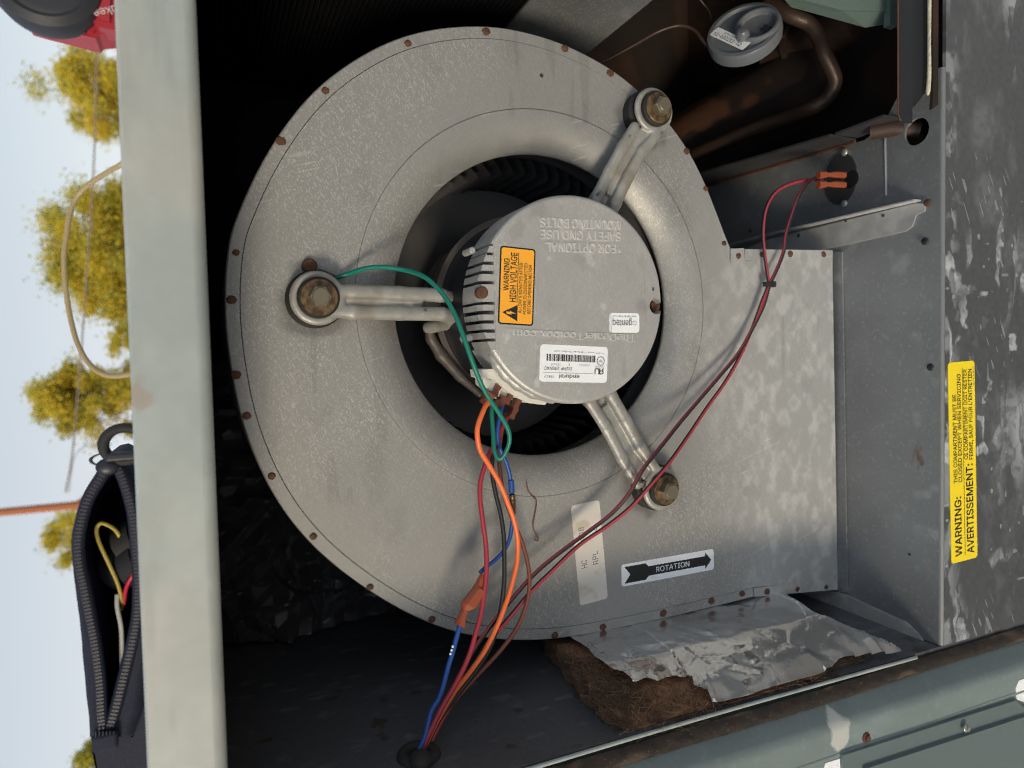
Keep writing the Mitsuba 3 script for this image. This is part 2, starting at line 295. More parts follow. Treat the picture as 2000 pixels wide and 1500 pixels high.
# ------------------------------------------------------------------ lettering
def sheet_frame(p0, p1, p2, d):                          # p0 reading corner below left, p1 below right, p2 above left (picture points on the plane at depth d)
    o, x, y = at_d(*p0, d), at_d(*p1, d), at_d(*p2, d)
    w = np.linalg.norm(x - o); ex = (x - o) / w; ez = np.array([0, 0, 1.0]); ey = np.cross(ez, ex); h = (y - o) @ ey
    return o, ex, ey, ez, w, h
def write(text, fr, x, y, w, h, lift, bold=False, depth=.00012):   # text box in fractions of the sheet: left, baseline, width, capital height
    o, ex, ey, ez, fw, fh = fr
    m = meshkit.text_mesh(text, 1.0, 1.0, bold); ext = m.vertices[:, 0].max() - m.vertices[:, 0].min()
    m.vertices[:, 0] = (m.vertices[:, 0] - m.vertices[:, 0].min()) / ext * w * fw + x * fw
    m.vertices[:, 1] = m.vertices[:, 1] * h * fh + y * fh
    m.vertices[:, 2] = m.vertices[:, 2] * depth + lift
    return frame_mesh(m, o, ex, ey, ez)
def mirrored(text, fr, x, y, w, h, lift):
    o, ex, ey, ez, fw, fh = fr
    m = write(text, (o + ex * (2 * x + w) * fw, -ex, ey, ez, fw, fh), x, y, w, h, lift, True); m.invert(); return m
def rect(fr, x0, y0, x1, y1, lift, depth=.00012):
    o, ex, ey, ez, fw, fh = fr
    return frame_mesh(box([x0 * fw, y0 * fh, lift], [x1 * fw, y1 * fh, lift + depth]), o, ex, ey, ez)
def sheet_poly(fr, P, lift, depth=.00012):
    o, ex, ey, ez, fw, fh = fr
    m = trimesh.creation.extrude_polygon(Polygon([(x * fw, y * fh) for x, y in P]), depth, engine='earcut'); m.apply_translation([0, 0, lift])
    return frame_mesh(m, o, ex, ey, ez)
def round_sheet(fr, r, lift, depth, grow=0.0):
    o, ex, ey, ez, fw, fh = fr; r2 = min(r, fw / 2.01, fh / 2.01)
    g = Polygon([(r2 - grow, r2 - grow), (fw - r2 + grow, r2 - grow), (fw - r2 + grow, fh - r2 + grow), (r2 - grow, fh - r2 + grow)]).buffer(r2, 8)
    m = trimesh.creation.extrude_polygon(g, depth, engine='earcut'); m.apply_translation([0, 0, lift]); return frame_mesh(m, o, ex, ey, ez)
def round_ring(fr, r, grow, width, lift, depth):
    o, ex, ey, ez, fw, fh = fr
    g = Polygon([(r, r), (fw - r, r), (fw - r, fh - r), (r, fh - r)]).buffer(r + grow, 8)
    m = trimesh.creation.extrude_polygon(g.difference(g.buffer(-width, 8)), depth, engine='earcut'); m.apply_translation([0, 0, lift]); return frame_mesh(m, o, ex, ey, ez)

# ------------------------------------------------------------------ the setting
gs = M(np.array([[-1500, -1500, 0], [1500, -1500, 0], [1500, 1500, 0], [-1500, 1500, 0.]]), [[0, 1, 2], [0, 2, 3]])
scene['ground'] = mikit.ply(gs, 'gravel'); labels['ground'] = {'label': 'pale dry ground around the equipment cabinet', 'kind': 'structure'}; used.add('ground')

# ------------------------------------------------------------------ cabinet
def crumple(u, w, seed, freq, k=7):                      # sharp folded facets: bent triangular waves in random directions
    g = np.random.default_rng(seed); out = 0 * u
    for i in range(k):
        t = g.uniform(0, np.pi); f = freq * g.uniform(.5, 2.0); q = np.stack([u * freq * .6 + i * 7, w * freq * .6, u * 0], -1)
        x = (u * math.cos(t) + w * math.sin(t)) * f + 1.4 * meshkit.noise(q, seed + i) + g.random()
        out = out + (np.abs((x % 1) - .5) * 2) / f * (meshkit.noise(q * .8 + 3, seed + 40 + i) > .42) * g.uniform(.5, 1)
    return out
FR, FACE, WALL, DECK, BACK = .394, .50, -.264, .573, .84    # depth of the front plane and of the blower's face, left wall b, deck height a, back wall depth
cab = thing('equipment_cabinet', 'open grey green sheet metal rooftop unit with dark interior', 'machine cabinet')
def cp(name, mesh, m, smooth=30, label=None, **kw): return put(f'{cab}__{name}', mesh, m, smooth, label=label, **kw)
ra0, ra1 = at_d(254, 750, FR)[0], at_d(412, 750, FR)[0]
# top rail: outer face with a rounded lower bend, a return flange inside
e0, e1 = np.array([at_d(222, 0, FR)[0], at_d(383, 0, FR)[0]]), np.array([at_d(287, 1500, FR)[0], at_d(445, 1500, FR)[0]])
b0_, b1_ = at_d(300, 0, FR)[1], at_d(360, 1500, FR)[1]
def rail_section(b):
    t = (b - b0_) / (b1_ - b0_); lo, hi = e0 + (e1 - e0) * t; r = .007
    arc = [(hi - r + r * math.sin(t_), -FR - r + r * math.cos(t_)) for t_ in np.linspace(0, np.pi / 2, 8)]
    arc0 = [(lo + .002 - .002 * math.cos(t_), -FR - .002 + .002 * math.sin(t_)) for t_ in np.linspace(0, np.pi / 2, 5)]
    return np.array([(lo, -FR - .03)] + arc0 + arc + [(hi, -FR - .030)])
bs = np.linspace(.75, -.33, 60)
cp('top_rail', grid_mesh(np.array([[(a, b, o + .0004 * math.sin(b * 23)) for a, o in rail_section(b)] for b in bs])), 'painted_rail', True, label='pale grey green top rail with faint scuffs')
cp('roof_panel', box([ra0 + .0015, -.33, -.95], [ra0 + .004, .75, -FR - .029]), 'painted_rail')
cp('ceiling_liner', box([ra0 + .0045, -.262, -BACK], [ra0 + .0095, .70, -FR - .036]), 'liner_black')
cp('back_wall', box([ra0, -.30, -BACK - .01], [1.2, .75, -BACK]), 'liner_black')
cp('end_wall', box([ra0 + .004, .70, -.95], [1.2, .71, -FR - .002]), 'painted_post')
# added unseen panel right of the opening, keeps light out of the burner space
cp('side_door', box([.004, .33, -FR - .012], [DECK + .2, .70, -FR - .002]), 'painted_post')
# left side wall
cp('side_wall', box([ra0 + .010, WALL - .003, -BACK + .001], [DECK + .62, WALL, -FR - .0015]), 'side_wall_sheet')
# partition to the right, galvanised, ends above the burner space
cp('partition', box([.262, .300, -.80], [.36, .302, -.43]), 'weathered_sheet')
fins_ = [box([-.02 + i * .0046, .296, -.80], [-.0192 + i * .0046, .33, -.44]) for i in range(61)]
labels[cp('coil_fins', join(*fins_), 'liner_black', False)] = {'kind': 'stuff'}
cp('coil_backing', box([-.02, .331, -.80], [.262, .333, -.44]), 'liner_black')
# crumpled black plastic against the upper back
n = 150
aa, bb = np.meshgrid(np.linspace(-.02, .16, n), np.linspace(WALL + .004, .0, n), indexing='ij')
hgt = .020 * meshkit.noise(np.stack([aa * 16, bb * 16, aa * 0], -1), 3) + .42 * crumple(aa, bb, 5, 24)
cp('plastic_liner', grid_mesh(np.stack([aa, bb, -.70 + hgt], -1)), 'liner_plastic', 20, label='crumpled black plastic behind the blower')
# deck under the blower, with a round hole near its far right corner
hole = at_a(1790, 257, DECK)
dk = Polygon([(-.80, WALL + .001), (-FR - .003, WALL + .001), (-FR - .003, .232), (-.428, .232), (-.452, .200), (-.47, .193), (-.80, .205)])
dk = dk.difference(Point(-hole[2] * -1, hole[1]).buffer(.0115, 24))
def level(poly_ob, a0, a1):                              # polygon given in (o, b), extruded from height a1 (below) up to a0
    ms = [trimesh.creation.extrude_polygon(g, abs(a1 - a0), engine='earcut') for g in getattr(poly_ob, 'geoms', [poly_ob])]
    m = join(*ms); v = m.vertices.copy(); m.vertices = np.stack([max(a0, a1) - v[:, 2], v[:, 1], v[:, 0]], 1); m.invert() if False else None
    m.fix_normals(); return m
cp('blower_deck', level(dk, DECK, DECK + .003), 'weathered_sheet')
cp('deck_hole_liner', level(Point(hole[2], hole[1]).buffer(.016, 20), DECK + .030, DECK + .032), 'liner_black')
# fold between the deck and the front panel, rubbed bare
th = np.linspace(0, np.pi / 2, 7)
fold = np.array([[(DECK + .003 - .003 * math.cos(t), b, -FR - .003 + .003 * math.sin(t)) for t in th] for b in np.linspace(WALL + .001, .232, 90)])
fold += .0002 * (meshkit.noise(fold * 300, 2)[..., None] - .5)
cp('deck_edge', grid_mesh(fold), 'rubbed_edge', True, label='rubbed bright fold along the front of the deck')
cp('front_panel', box([DECK + .0032, WALL + .001, -FR - .003], [1.15, .70, -FR]), 'stained_panel', label='dark grey lower front panel with white drip stains')
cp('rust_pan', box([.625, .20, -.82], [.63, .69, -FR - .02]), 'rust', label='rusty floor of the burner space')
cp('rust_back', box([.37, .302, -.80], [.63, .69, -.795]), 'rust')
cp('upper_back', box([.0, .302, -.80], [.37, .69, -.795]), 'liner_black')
h0_, h1_ = at_d(1290, 330, .78), at_d(1640, 130, .56)
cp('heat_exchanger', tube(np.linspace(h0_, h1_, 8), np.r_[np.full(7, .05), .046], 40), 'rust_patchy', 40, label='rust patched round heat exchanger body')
# burner shield: low dark plate standing on the deck
s0, s1 = at_a(1378, 363, DECK), at_a(1672, 275, DECK)
sh = hull([s0 + [0, 0, 0], s0 + [-.050, .001, 0], s1, s1 + [-.034, .001, 0], s0 + [0, .002, 0], s0 + [-.050, .003, 0], s1 + [0, .002, 0], s1 + [-.034, .003, 0]])
cp('burner_shield', sh, 'dark_steel'); cp('burner_shield_lip', tube([s0 + [-.0012, -.0012, 0], s1 + [-.0012, -.0012, 0]], .0016, 6), 'rusty_steel')
s2, s3 = at_a(1676, 278, DECK), at_a(1762, 243, DECK)
cp('burner_shield', hull([s2 + [0, .004, 0], s2 + [-.030, .004, 0], s3 + [0, .004, 0], s3 + [-.024, .004, 0], s2 + [0, .006, 0], s2 + [-.030, .006, 0], s3 + [0, .006, 0], s3 + [-.024, .006, 0]]), 'dark_steel')
# ridge pressed into the deck
cp('deck_ridge', tube([at_a(1729, 268, DECK), at_a(1731, 382, DECK)], .0012, 6), 'bare_zinc')
# angle rails on the deck, either side of the outlet
def deck_rail(foot, back, wall_h, side):
    f = level(Polygon([(p[2], p[1]) for p in (at_a(x, y, DECK - .0015) for x, y in foot)]).buffer(0), DECK - .0016, DECK - .0002)
    q = [at_a(x, y, DECK - .001) for x, y in back]; w = []
    for p_, r_ in zip(q[:-1], q[1:]):
        w.append(hull([p_, r_, p_ + [-wall_h, 0, 0], r_ + [-wall_h * .9, 0, 0], p_ + [0, side, 0], r_ + [0, side, 0], p_ + [-wall_h, side, 0], r_ + [-wall_h * .9, side, 0]]))
    k = cp('deck_rail', join(f, *w), 'galvanised_sheet', 20)
    return k
k1 = deck_rail([(1420, 500), (1500, 468), (1788, 397), (1806, 398), (1806, 412), (1789, 420), (1782, 442), (1768, 452), (1610, 487), (1440, 520)], [(1430, 482), (1500, 462), (1800, 393)], .0115, .0012)
k2 = deck_rail([(1520, 1140), (1640, 1157), (1770, 1216), (1790, 1235), (1803, 1252), (1812, 1262), (1700, 1215), (1540, 1160)], [(1545, 1165), (1812, 1265)], .004, .0012)
k3 = cp('deck_rail', hull([at_a(1545, 1170, DECK - .002), at_a(1818, 1272, DECK - .002), at_a(1545, 1194, DECK - .004), at_a(1800, 1282, DECK - .004), at_a(1545, 1170, DECK - .0005), at_a(1818, 1272, DECK - .0005)]), 'galvanised_sheet')
def deck_spot(x, y, r, m, name='deck_screw', h=.0015, a=DECK):
    p = at_a(x, y, a); s = trimesh.creation.icosphere(subdivisions=2); s.vertices = s.vertices * [h, r, r] + p; return cp(name, s, m, True)
for x, y, r, m in [(1811, 396, .0032, 'rusty_steel'), (1633, 547, .0035, 'bare_zinc'), (1635, 838, .003, 'dark_steel'), (1560, 460, .002, 'dark_steel'), (1725, 421, .0014, 'ink_black'),
                   (1652, 432, .001, 'ink_black'), (1806, 471, .0032, 'ink_black'), (1783, 1257, .0025, 'rusty_steel'), (1707, 1237, .0028, 'ink_black'), (1592, 1187, .0016, 'rusty_steel'),
                   (1662, 1220, .0016, 'rusty_steel'), (1777, 1083, .0012, 'ink_black'), (1817, 717, .0032, 'ink_black'), (1465, 450, .002, 'dark_steel')]:
    deck_spot(x, y, r, m, a=DECK - (.0018 if y < 500 and y > 380 or y > 1150 else 0))
# outlet flange lying on the deck
fl = [at_a(x, y, DECK) for x, y in [(1628, 492), (1647, 492), (1657, 1156), (1637, 1156)]]
cp('outlet_flange', level(Polygon([(p[2], p[1]) for p in fl]), DECK - .0018, DECK - .0003), 'weathered_sheet')
# front frame to the left: lip, dirty gasket, painted post
def front_poly(P, d0, d1): return prism([tuple(at_d(x, y, d1)[:2]) for x, y in P], -d0, -d1)
lip = [at_d(x, y, FR - .0005) for x, y in [(930, 1532), (1040, 1500), (1240, 1440), (1440, 1382), (1600, 1337), (1790, 1284)]]
cp('side_lip', tube(catmull(lip, 4), .0014, 8), 'painted_rail', True, label='thin pale edge of the left side sheet')
gk = catmull([at_d(x, y, FR) for x, y in [(900, 1548), (1160, 1475), (1340, 1422), (1500, 1376), (1660, 1328), (1800, 1283), (2060, 1205)]], 30)
wid, gv = .0130, []
for i, p in enumerate(gk):
    for j in range(9):
        t = j / 8; nz = meshkit.fbm(np.array([[p[0] * 160, t * 3, i * .11]]), 3, 4)[0]
        gv.append(p + np.array([.26, -1, 0]) * (wid * t + (.0014 * (nz - .5) if j in (0, 8) else 0)) + [0, 0, .0005 + .0032 * math.sin(math.pi * t) * (.5 + nz)])
cp('gasket_strip', grid_mesh(np.array(gv).reshape(len(gk), 9, 3)), 'dirty_gasket', 25, label='dirty brown gasket along the left frame')
post = []
for i, (p, q) in enumerate(zip([(900, 1575), (1500, 1402), (2080, 1228)], [(900, 1860), (1500, 1690), (2080, 1510)])):
    u, w = at_d(*p, FR), at_d(*q, FR); e = (w - u); e /= np.linalg.norm(e); L = np.linalg.norm(w - u)
    row = [u + [0, .006, -.02]]
    for s_, o_ in [(0, -.006), (.0012, -.004), (.004, -.0015), (.008, .003), (.012, .008), (.0155, .0108), (.020, .012), (.036, .012), (.0368, .0126), (.0388, .0126), (.0396, .012), (L, .012)]: row.append(u + e * s_ + np.array([0, 0, o_]) - [0, 0, 0])
    post.append(row)
cp('side_post', grid_mesh(np.array(post)), 'painted_post', 25, label='painted front post of the left side')
lo = [(1646, 1476), (1985, 1368), (1998, 1380), (2030, 1392), (2030, 1560), (1650, 1560)]
cp('lower_flange', front_poly(lo, FR - .010, FR - .0155), 'panel_paint')
cp('lower_flange', front_poly([(1690, 1502), (1990, 1404), (2030, 1394), (2030, 1570), (1690, 1570)], FR - .0154, FR - .0185), 'panel_paint')
def front_screw(x, y, r, m, d, h=.003):
    p = at_d(x, y, d); cp('frame_screw', join(cyl(p[:2], r, -d, -d + h * .45, 20, .0004), lathe([(0, -d), (r * .62, -d), (r * .62, -d + h), (0, -d + h)], p[:2], 6)), m, 25)
front_screw(1691, 1440, .0040, 'rusty_steel', FR - .012); front_screw(1886, 1422, .0034, 'bare_zinc', FR - .0185)
cp('frame_sticker', front_poly([(1608, 1506), (1612, 1491), (1640, 1482), (1644, 1506)], FR - .0121, FR - .0125), 'label_white')
cp('frame_sticker', front_poly([(1984, 1345), (1990, 1330), (2020, 1318), (2020, 1378), (1986, 1366)], FR - .0121, FR - .0125), 'label_white')
# yellow warning label on the front panel
fr = sheet_frame((1910, 1090), (1902, 703), (1858, 1092), FR)
fr = sheet_frame((1908, 1088), (1902, 704), (1857, 1090), FR)
wl = put(f'{cab}__warning_label', round_sheet(fr, .003, .0002, .0003), 'label_yellow', label='long yellow bilingual warning label')
tx = [write('WARNING:', fr, .03, .60, .30, .24, .0005, True), write('AVERTISSEMENT:', fr, .03, .14, .455, .25, .0005, True),
      write('THIS COMPARTMENT MUST BE', fr, .40, .72, .44, .135, .0005, True), write('CLOSED EXCEPT WHEN SERVICING', fr, .40, .545, .54, .135, .0005, True),
      write('CE COMPARTIMENT DOIT RESTER', fr, .51, .31, .45, .135, .0005, True), write('FERME, SAUF POUR L\'ENTRETIEN', fr, .505, .12, .455, .135, .0005, True),
      rect(fr, .03, .465, .97, .482, .0005), write('92-17856-52-07', fr, .875, .035, .095, .04, .0005)]
put(f'{wl}__lettering', join(*tx), 'ink_black', False)
# rubber grommet in the side wall
gp = at_b(818, 1476, WALL)
gm = trimesh.creation.torus(major_radius=.0105, minor_radius=.0042, major_sections=32, minor_sections=14)
gm = frame_mesh(gm, gp, np.array([1., 0, 0]), np.array([0, 0, 1.]), np.array([0, -1., 0])); gm.fix_normals()
gk_ = cp('grommet', gm, 'rubber', True, label='black rubber grommet where the wires pass the side wall')
nb = trimesh.creation.icosphere(subdivisions=3); nb.vertices = nb.vertices * [.0075, .006, .009] + gp + [-.002, .004, .012]
cp('grommet_boot', nb, 'rubber', True)

# ------------------------------------------------------------------ blower housing
bh = thing('blower_housing', 'round galvanised blower housing with rusty rim screws and rotation label', 'blower housing')
sil = [(450, 450), (442, 500), (438, 550), (438, 600), (440, 650), (447, 700), (455, 750), (465, 800), (480, 850), (500, 900), (524, 952), (562, 1012), (613, 1072), (681, 1128), (760, 1180), (820, 1210), (880, 1234),
       (940, 1246), (1000, 1251), (1040, 1251), (1107, 1247), (1187, 1231), (1267, 1215), (1347, 1196), (1427, 1177), (1469, 1166), (1540, 1160), (1636, 1152), (1625, 489), (1537, 488), (1428, 489), (1417, 464), (1398, 413), (1377, 358), (1352, 307),
       (1328, 269), (1301, 235), (1280, 210), (1253, 184), (1232, 165), (1203, 141), (1160, 115), (1107, 88), (1053, 69), (1000, 57), (967, 52), (923, 50), (867, 53), (810, 63), (750, 83), (690, 117), (633, 157), (587, 203), (543, 263),
       (510, 317), (480, 377), (460, 430)]
k0, k1 = sil.index((1417, 464)), sil.index((1469, 1166))
arc_ = catmull(pts_d(sil[k0:] + sil[:k1 + 1], FACE + .002), 8)
for _ in range(60): arc_[1:-1] = .5 * arc_[1:-1] + .25 * (arc_[:-2] + arc_[2:])
S = Polygon(np.vstack([arc_, pts_d(sil[k1 + 1:k0], FACE + .002)])[:, :2]).buffer(0)
S = S.buffer(.004, 12).buffer(-.004, 12)
C = S.buffer(-.0098, 16)
MA, MD = at_d(1125, 586, .44), .44                       # motor axis, depth of the motor's face
ax = MA[:2]
IN = np.array([.2515, .0385])                            # inlet centre
IR = .1232
RING = .1547
face = C.buffer(-.00025).difference(Point(*IN).buffer(RING + .00008, 64)).difference(Point(*at_d(1058, 147, FACE)[:2]).buffer(.0017, 10))
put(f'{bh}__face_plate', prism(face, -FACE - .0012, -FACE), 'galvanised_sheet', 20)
put(f'{bh}__seam_backing', prism(C.buffer(.004).difference(Point(*IN).buffer(RING - .004, 64)), -FACE - .0030, -FACE - .0016), 'dark_steel', 20)
prof = [(RING, -FACE - .0012), (RING - .0002, -FACE - .0001)] + [(RING - (RING - IR) * t, -FACE - .013 * t ** 2.2) for t in np.linspace(.02, 1, 18)] + [(IR - .0004, -FACE - .0142), (IR - .0002, -FACE - .016), (IR + .003, -FACE - .017)]
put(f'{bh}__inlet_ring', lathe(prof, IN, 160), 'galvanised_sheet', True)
# rim: a flat band that turns back into the scroll wrap
def ring_pts(poly, n): return np.array([[*poly.exterior.interpolate(t, normalized=True).coords[0]] for t in np.linspace(0, 1, n, endpoint=False)])
outer = ring_pts(S.buffer(-.0012), 420)
rows = [prism(S.buffer(-.0012).difference(C.buffer(.0004)), -FACE - .0022, -FACE - .0008)]
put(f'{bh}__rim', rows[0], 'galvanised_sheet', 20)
nn = len(outer); nrm = outer - np.roll(outer, 1, 0); tg = np.roll(outer, -1, 0) - np.roll(outer, 1, 0); tg /= np.linalg.norm(tg, axis=1, keepdims=True)
nr = np.stack([tg[:, 1], -tg[:, 0]], 1)
if Polygon(outer + nr * .001).area < Polygon(outer).area: nr = -nr
lay = [(0, -FACE - .0008), (.0006, -FACE - .0011), (.0011, -FACE - .0020), (.0012, -FACE - .0035), (.0012, -FACE - .03), (.0012, -.76)]
wrap = np.array([[(*(outer[i % nn] + nr[i % nn] * e), o) for e, o in lay] for i in range(nn + 1)])
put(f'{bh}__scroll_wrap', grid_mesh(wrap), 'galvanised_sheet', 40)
put(f'{bh}__rear_plate', prism(S.difference(Point(*IN).buffer(.11, 40)), -.762, -.760), 'dark_steel')
# seams of the outlet straps
for P in ([(1426, 486), (1452, 485), (1454, 512), (1426, 512)], [(1454, 487), (1625, 489), (1625, 512), (1454, 509)], [(1471, 1148), (1632, 1131), (1634, 1151), (1473, 1165)]):
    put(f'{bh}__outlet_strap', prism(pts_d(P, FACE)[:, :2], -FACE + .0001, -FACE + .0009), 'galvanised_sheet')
for x, y in [(1104, 94), (1193, 142), (950, 61), (797, 84), (636, 176), (548, 275), (461, 493), (452, 585), (461, 732), (482, 812), (531, 930), (612, 1048), (723, 1147), (844, 1210), (1084, 1241), (1178, 1225), (1296, 1198), (1390, 1174),
             (1450, 1160), (1497, 1155), (1556, 1150), (1612, 1146), (1342, 295), (1379, 368), (1415, 475), (1441, 500), (1487, 497), (1542, 496), (1607, 497)]:
    p = at_d(x, y, FACE); s = trimesh.creation.icosphere(subdivisions=2); q = rng.uniform(.8, 1.2)
    s.vertices = s.vertices * [.0029 * q, .0025 * q, .0012] * (1 + .5 * (meshkit.noise(s.vertices * 3 + x, 3)[:, None] - .5)) + [p[0], p[1], -FACE - .0004 + (.0013 if x > 1430 and y < 600 or x > 1480 and y > 1100 else 0)]
    put(f'{bh}__rim_screw', s, 'rusty_steel', True)
p = at_d(606, 518, FACE - .006); put(f'{bh}__ground_screw', join(cyl(p[:2], .0052, -FACE, -FACE + .0045, 24, .0012), box([p[0] - .0042, p[1] - .0004, -FACE + .0044], [p[0] + .0042, p[1] + .0004, -FACE + .0048])), 'rusty_steel', 25, label='rusty slotted screw of the ground wire')
# labels on the face
fr = sheet_frame((1214, 1146), (1394, 1112), (1208, 1104), FACE)
lk = put(f'{bh}__rotation_label', round_sheet(fr, .0025, .0001, .0002), 'label_white', label='white label with black rotation arrow')
put(f'{lk}__arrow', sheet_poly(fr, [(.03, .12), (.09, .5), (.03, .88), (.25, .88), (.28, .72), (.90, .72), (.90, .90), (.97, .5), (.90, .10), (.90, .28), (.28, .28), (.25, .12)], .0003), 'ink_black', False)
put(f'{lk}__lettering', write('ROTATION', fr, .36, .385, .36, .24, .00044), 'label_white', False)
fr = sheet_frame((1187, 1168), (1170, 976), (1132, 1178), FACE)
lk = put(f'{bh}__paper_label', round_sheet(fr, .003, .0001, .0002), 'aged_paper', label='long yellowed paper label with faded print')
put(f'{lk}__lettering', join(write('HC', fr, .36, .62, .08, .20, .0003), write('RPL', fr, .37, .22, .13, .20, .0003), write('408', fr, .63, .62, .14, .2, .0003), write('3', fr, .70, .18, .04, .22, .0003)), 'ink_grey', False)

# ------------------------------------------------------------------ blower wheel
bw = thing('centrifugal_fan', 'dark squirrel cage fan wheel inside the housing inlet', 'fan wheel')
put(f'{bw}__hub_disc', lathe([(.02, -.635), (.06, -.633), (.085, -.622), (.118, -.620), (.118, -.623), (.02, -.64)], ax * .5 + IN * .5, 80), 'wheel_steel', 30)
WC = IN
put(f'{bw}__front_ring', lathe([(.130, -.545), (.142, -.545), (.142, -.553), (.130, -.550), (.130, -.545)], WC, 96), 'wheel_steel', 30)
put(f'{bw}__rear_ring', lathe([(.118, -.735), (.142, -.735), (.142, -.745), (.118, -.745), (.118, -.735)], WC, 96), 'wheel_steel', 30)
NB = 66
for i in range(NB):
    t0 = 2 * np.pi * i / NB; rw = []
    for j in range(6):
        s_ = j / 5; r = .116 + .024 * s_; t = t0 + .13 * s_ ** 1.6
        rw.append([(WC[0] + r * math.cos(t), WC[1] + r * math.sin(t), o) for o in (-.550, -.740)])
    g = grid_mesh(np.array(rw)); put(f'{bw}__blade', g, 'wheel_steel', True)
put(f'{bw}__rear_disc', cyl(WC, .118, -.744, -.742, 60), 'wheel_steel')

# ------------------------------------------------------------------ motor
mo = thing('motor', 'round grey blower motor with finned end cap and orange warning sticker', 'motor')
MR = np.linalg.norm(at_d(1125, 381, MD)[:2] - at_d(1125, 790, MD)[:2]) / 2
SR = MR - .003
put(f'{mo}__shell', lathe([(0, -.60), (SR - .006, -.60), (SR, -.594), (SR, -.474), (0, -.4735)], ax, 128), 'motor_black', 40)
put(f'{mo}__rear_bell', lathe([(0, -.612), (.04, -.612), (SR - .008, -.600)], ax, 64), 'motor_black', 30)
ac = at_d(966, 570, MD)[0]                               # the chord where the fins begin
cap = to_man(lathe([(0, -.478), (MR, -.478), (MR, -.4432)] + [(MR - .0032 + .0032 * math.cos(t), -MD - .0032 + .0032 * math.sin(t)) for t in np.linspace(.2, np.pi / 2, 5)] + [(0, -MD)], ax, 160))
bt, bb_ = at_d(930, 460, MD)[1], at_d(930, 684, MD)[1]
cap = cap - to_man(box([ac - .06, bb_, -.49], [ac, bt, -.43]))
sc = at_d(1281, 598, MD)
cap = cap - to_man(cyl(sc[:2] + [.0005, 0], .0062, -.452, -.43, 24)) - to_man(cyl(at_d(1278, 563, MD)[:2], .0018, -.46, -.43, 14))
cap = cap - to_man(box([sc[0] - .003, sc[1] - .004, -.4425], [sc[0] + .03, sc[1] + .018, -.43]))
put(f'{mo}__end_cap', from_man(cap), 'cast_aluminium', 25)
left_a = ax[0] - MR
seg = Point(*ax).buffer(MR - .0003, 96).intersection(Polygon([(left_a - .01, bb_ - .0002), (ac + .0006, bb_ - .0002), (ac + .0006, bt + .0002), (left_a - .01, bt + .0002)]))
seg = to_man(prism(seg, -.4728, -.4408))
cutter = to_man(hull([(x, y, o) for y in (bb_ - .02, bt + .02) for x, o in ((ac - .0085, -.4408), (ac - .0085, -.43), (left_a - .01, -.43), (left_a - .01, -.4615), (ac - .0085 + .00001, -.4408))]))
seg = seg - cutter
def fin(y0, y1, name='fin', x1=968):
    b1, b0 = at_d(955, y0, MD)[1], at_d(955, y1, MD)[1]
    m = from_man(seg ^ to_man(box([left_a - .02, b0, -.50], [at_d(x1, 570, MD)[0] + .0005, b1, -.40])))
    put(f'{mo}__{name}', m, 'cast_aluminium', 25)
for y0, y1 in [(480, 492), (498, 510), (517, 528), (535, 548), (595, 606), (614, 625), (632, 643), (650, 661)]: fin(y0, y1)
put(f'{mo}__fin_base', prism(Point(*ax).buffer(MR - .0006, 64).intersection(Polygon([(ac - .06, bb_), (ac - .001, bb_), (ac - .001, bt), (ac - .06, bt)])), -.4732, -.4702), 'motor_black')
fin(555, 589, 'fin_block'); fin(462, 474, 'fin_block'); fin(667, 684, 'fin_block'); fin(473.5, 499, 'fin_block', 952); fin(649, 667.5, 'fin_block', 947)
for x, y in ((922, 489), (917, 660)):
    p = at_d(x, y, .452); put(f'{mo}__boss', cyl(p[:2], .0024, -.466, -.4505, 18, .0008), 'cast_aluminium')
for x, y, d_ in ((943, 571, .4405), (1281, 598, .450)):
    p = at_d(x, y, d_ - .001); put(f'{mo}__cap_screw', join(cyl(p[:2], .0042, -d_ - .004, -d_ + .0012, 24, .0008), cyl(p[:2], .0018, -d_, -d_ + .0016, 12)), 'rusty_steel', 25)
put(f'{mo}__rolled_edge', blob([path([(963, 694, .448), (972, 712, .448), (988, 732, .449), (1010, 750, .449), (1040, 767, .449), (1078, 781, .449)])], [[.0034, .0040, .0042, .0042, .0040, .003]], .0020, .0008), 'cast_aluminium', True)
# raised frames and embossed lettering of the casting
f1 = sheet_frame((1041, 637), (1046, 487), (972, 633), MD)
f2 = sheet_frame((1248, 612), (1190, 611), (1247, 650), MD)
f3 = sheet_frame((1187, 678), (1055, 672), (1184, 748), MD)
f2b = sheet_frame((1258, 498), (1189, 496), (1255, 652), MD)
put(f'{mo}__raised_frame', join(round_ring(f1, .002, .0028, .0005, -.0002, .0006), round_ring(f3, .002, .0028, .0005, -.0002, .0006), round_ring(f2b, .001, .0, .0005, -.0002, .0006)), 'cast_aluminium', False)
ft = sheet_frame((1260, 430), (1040, 420), (1258, 500), MD)
emb = [write('MOUNTING BOLTS', ft, .24, .06, .70, .24, -.0003, depth=.0014), write('SAFETY GND USE', ft, .24, .37, .70, .24, -.0003, depth=.0014), write('*FOR OPTIONAL', ft, .24, .70, .66, .24, -.0003, depth=.0014)]
ft = sheet_frame((1244, 652), (994, 641), (1243, 668), MD)
emb.append(write('TheDealerToolbox.com', ft, .02, .12, .95, .85, -.0003, depth=.0014))
put(f'{mo}__embossed_lettering', join(*emb), 'sidelit_aluminium', 20)  # letters coloured paler than the cap, standing in for side light on the relief
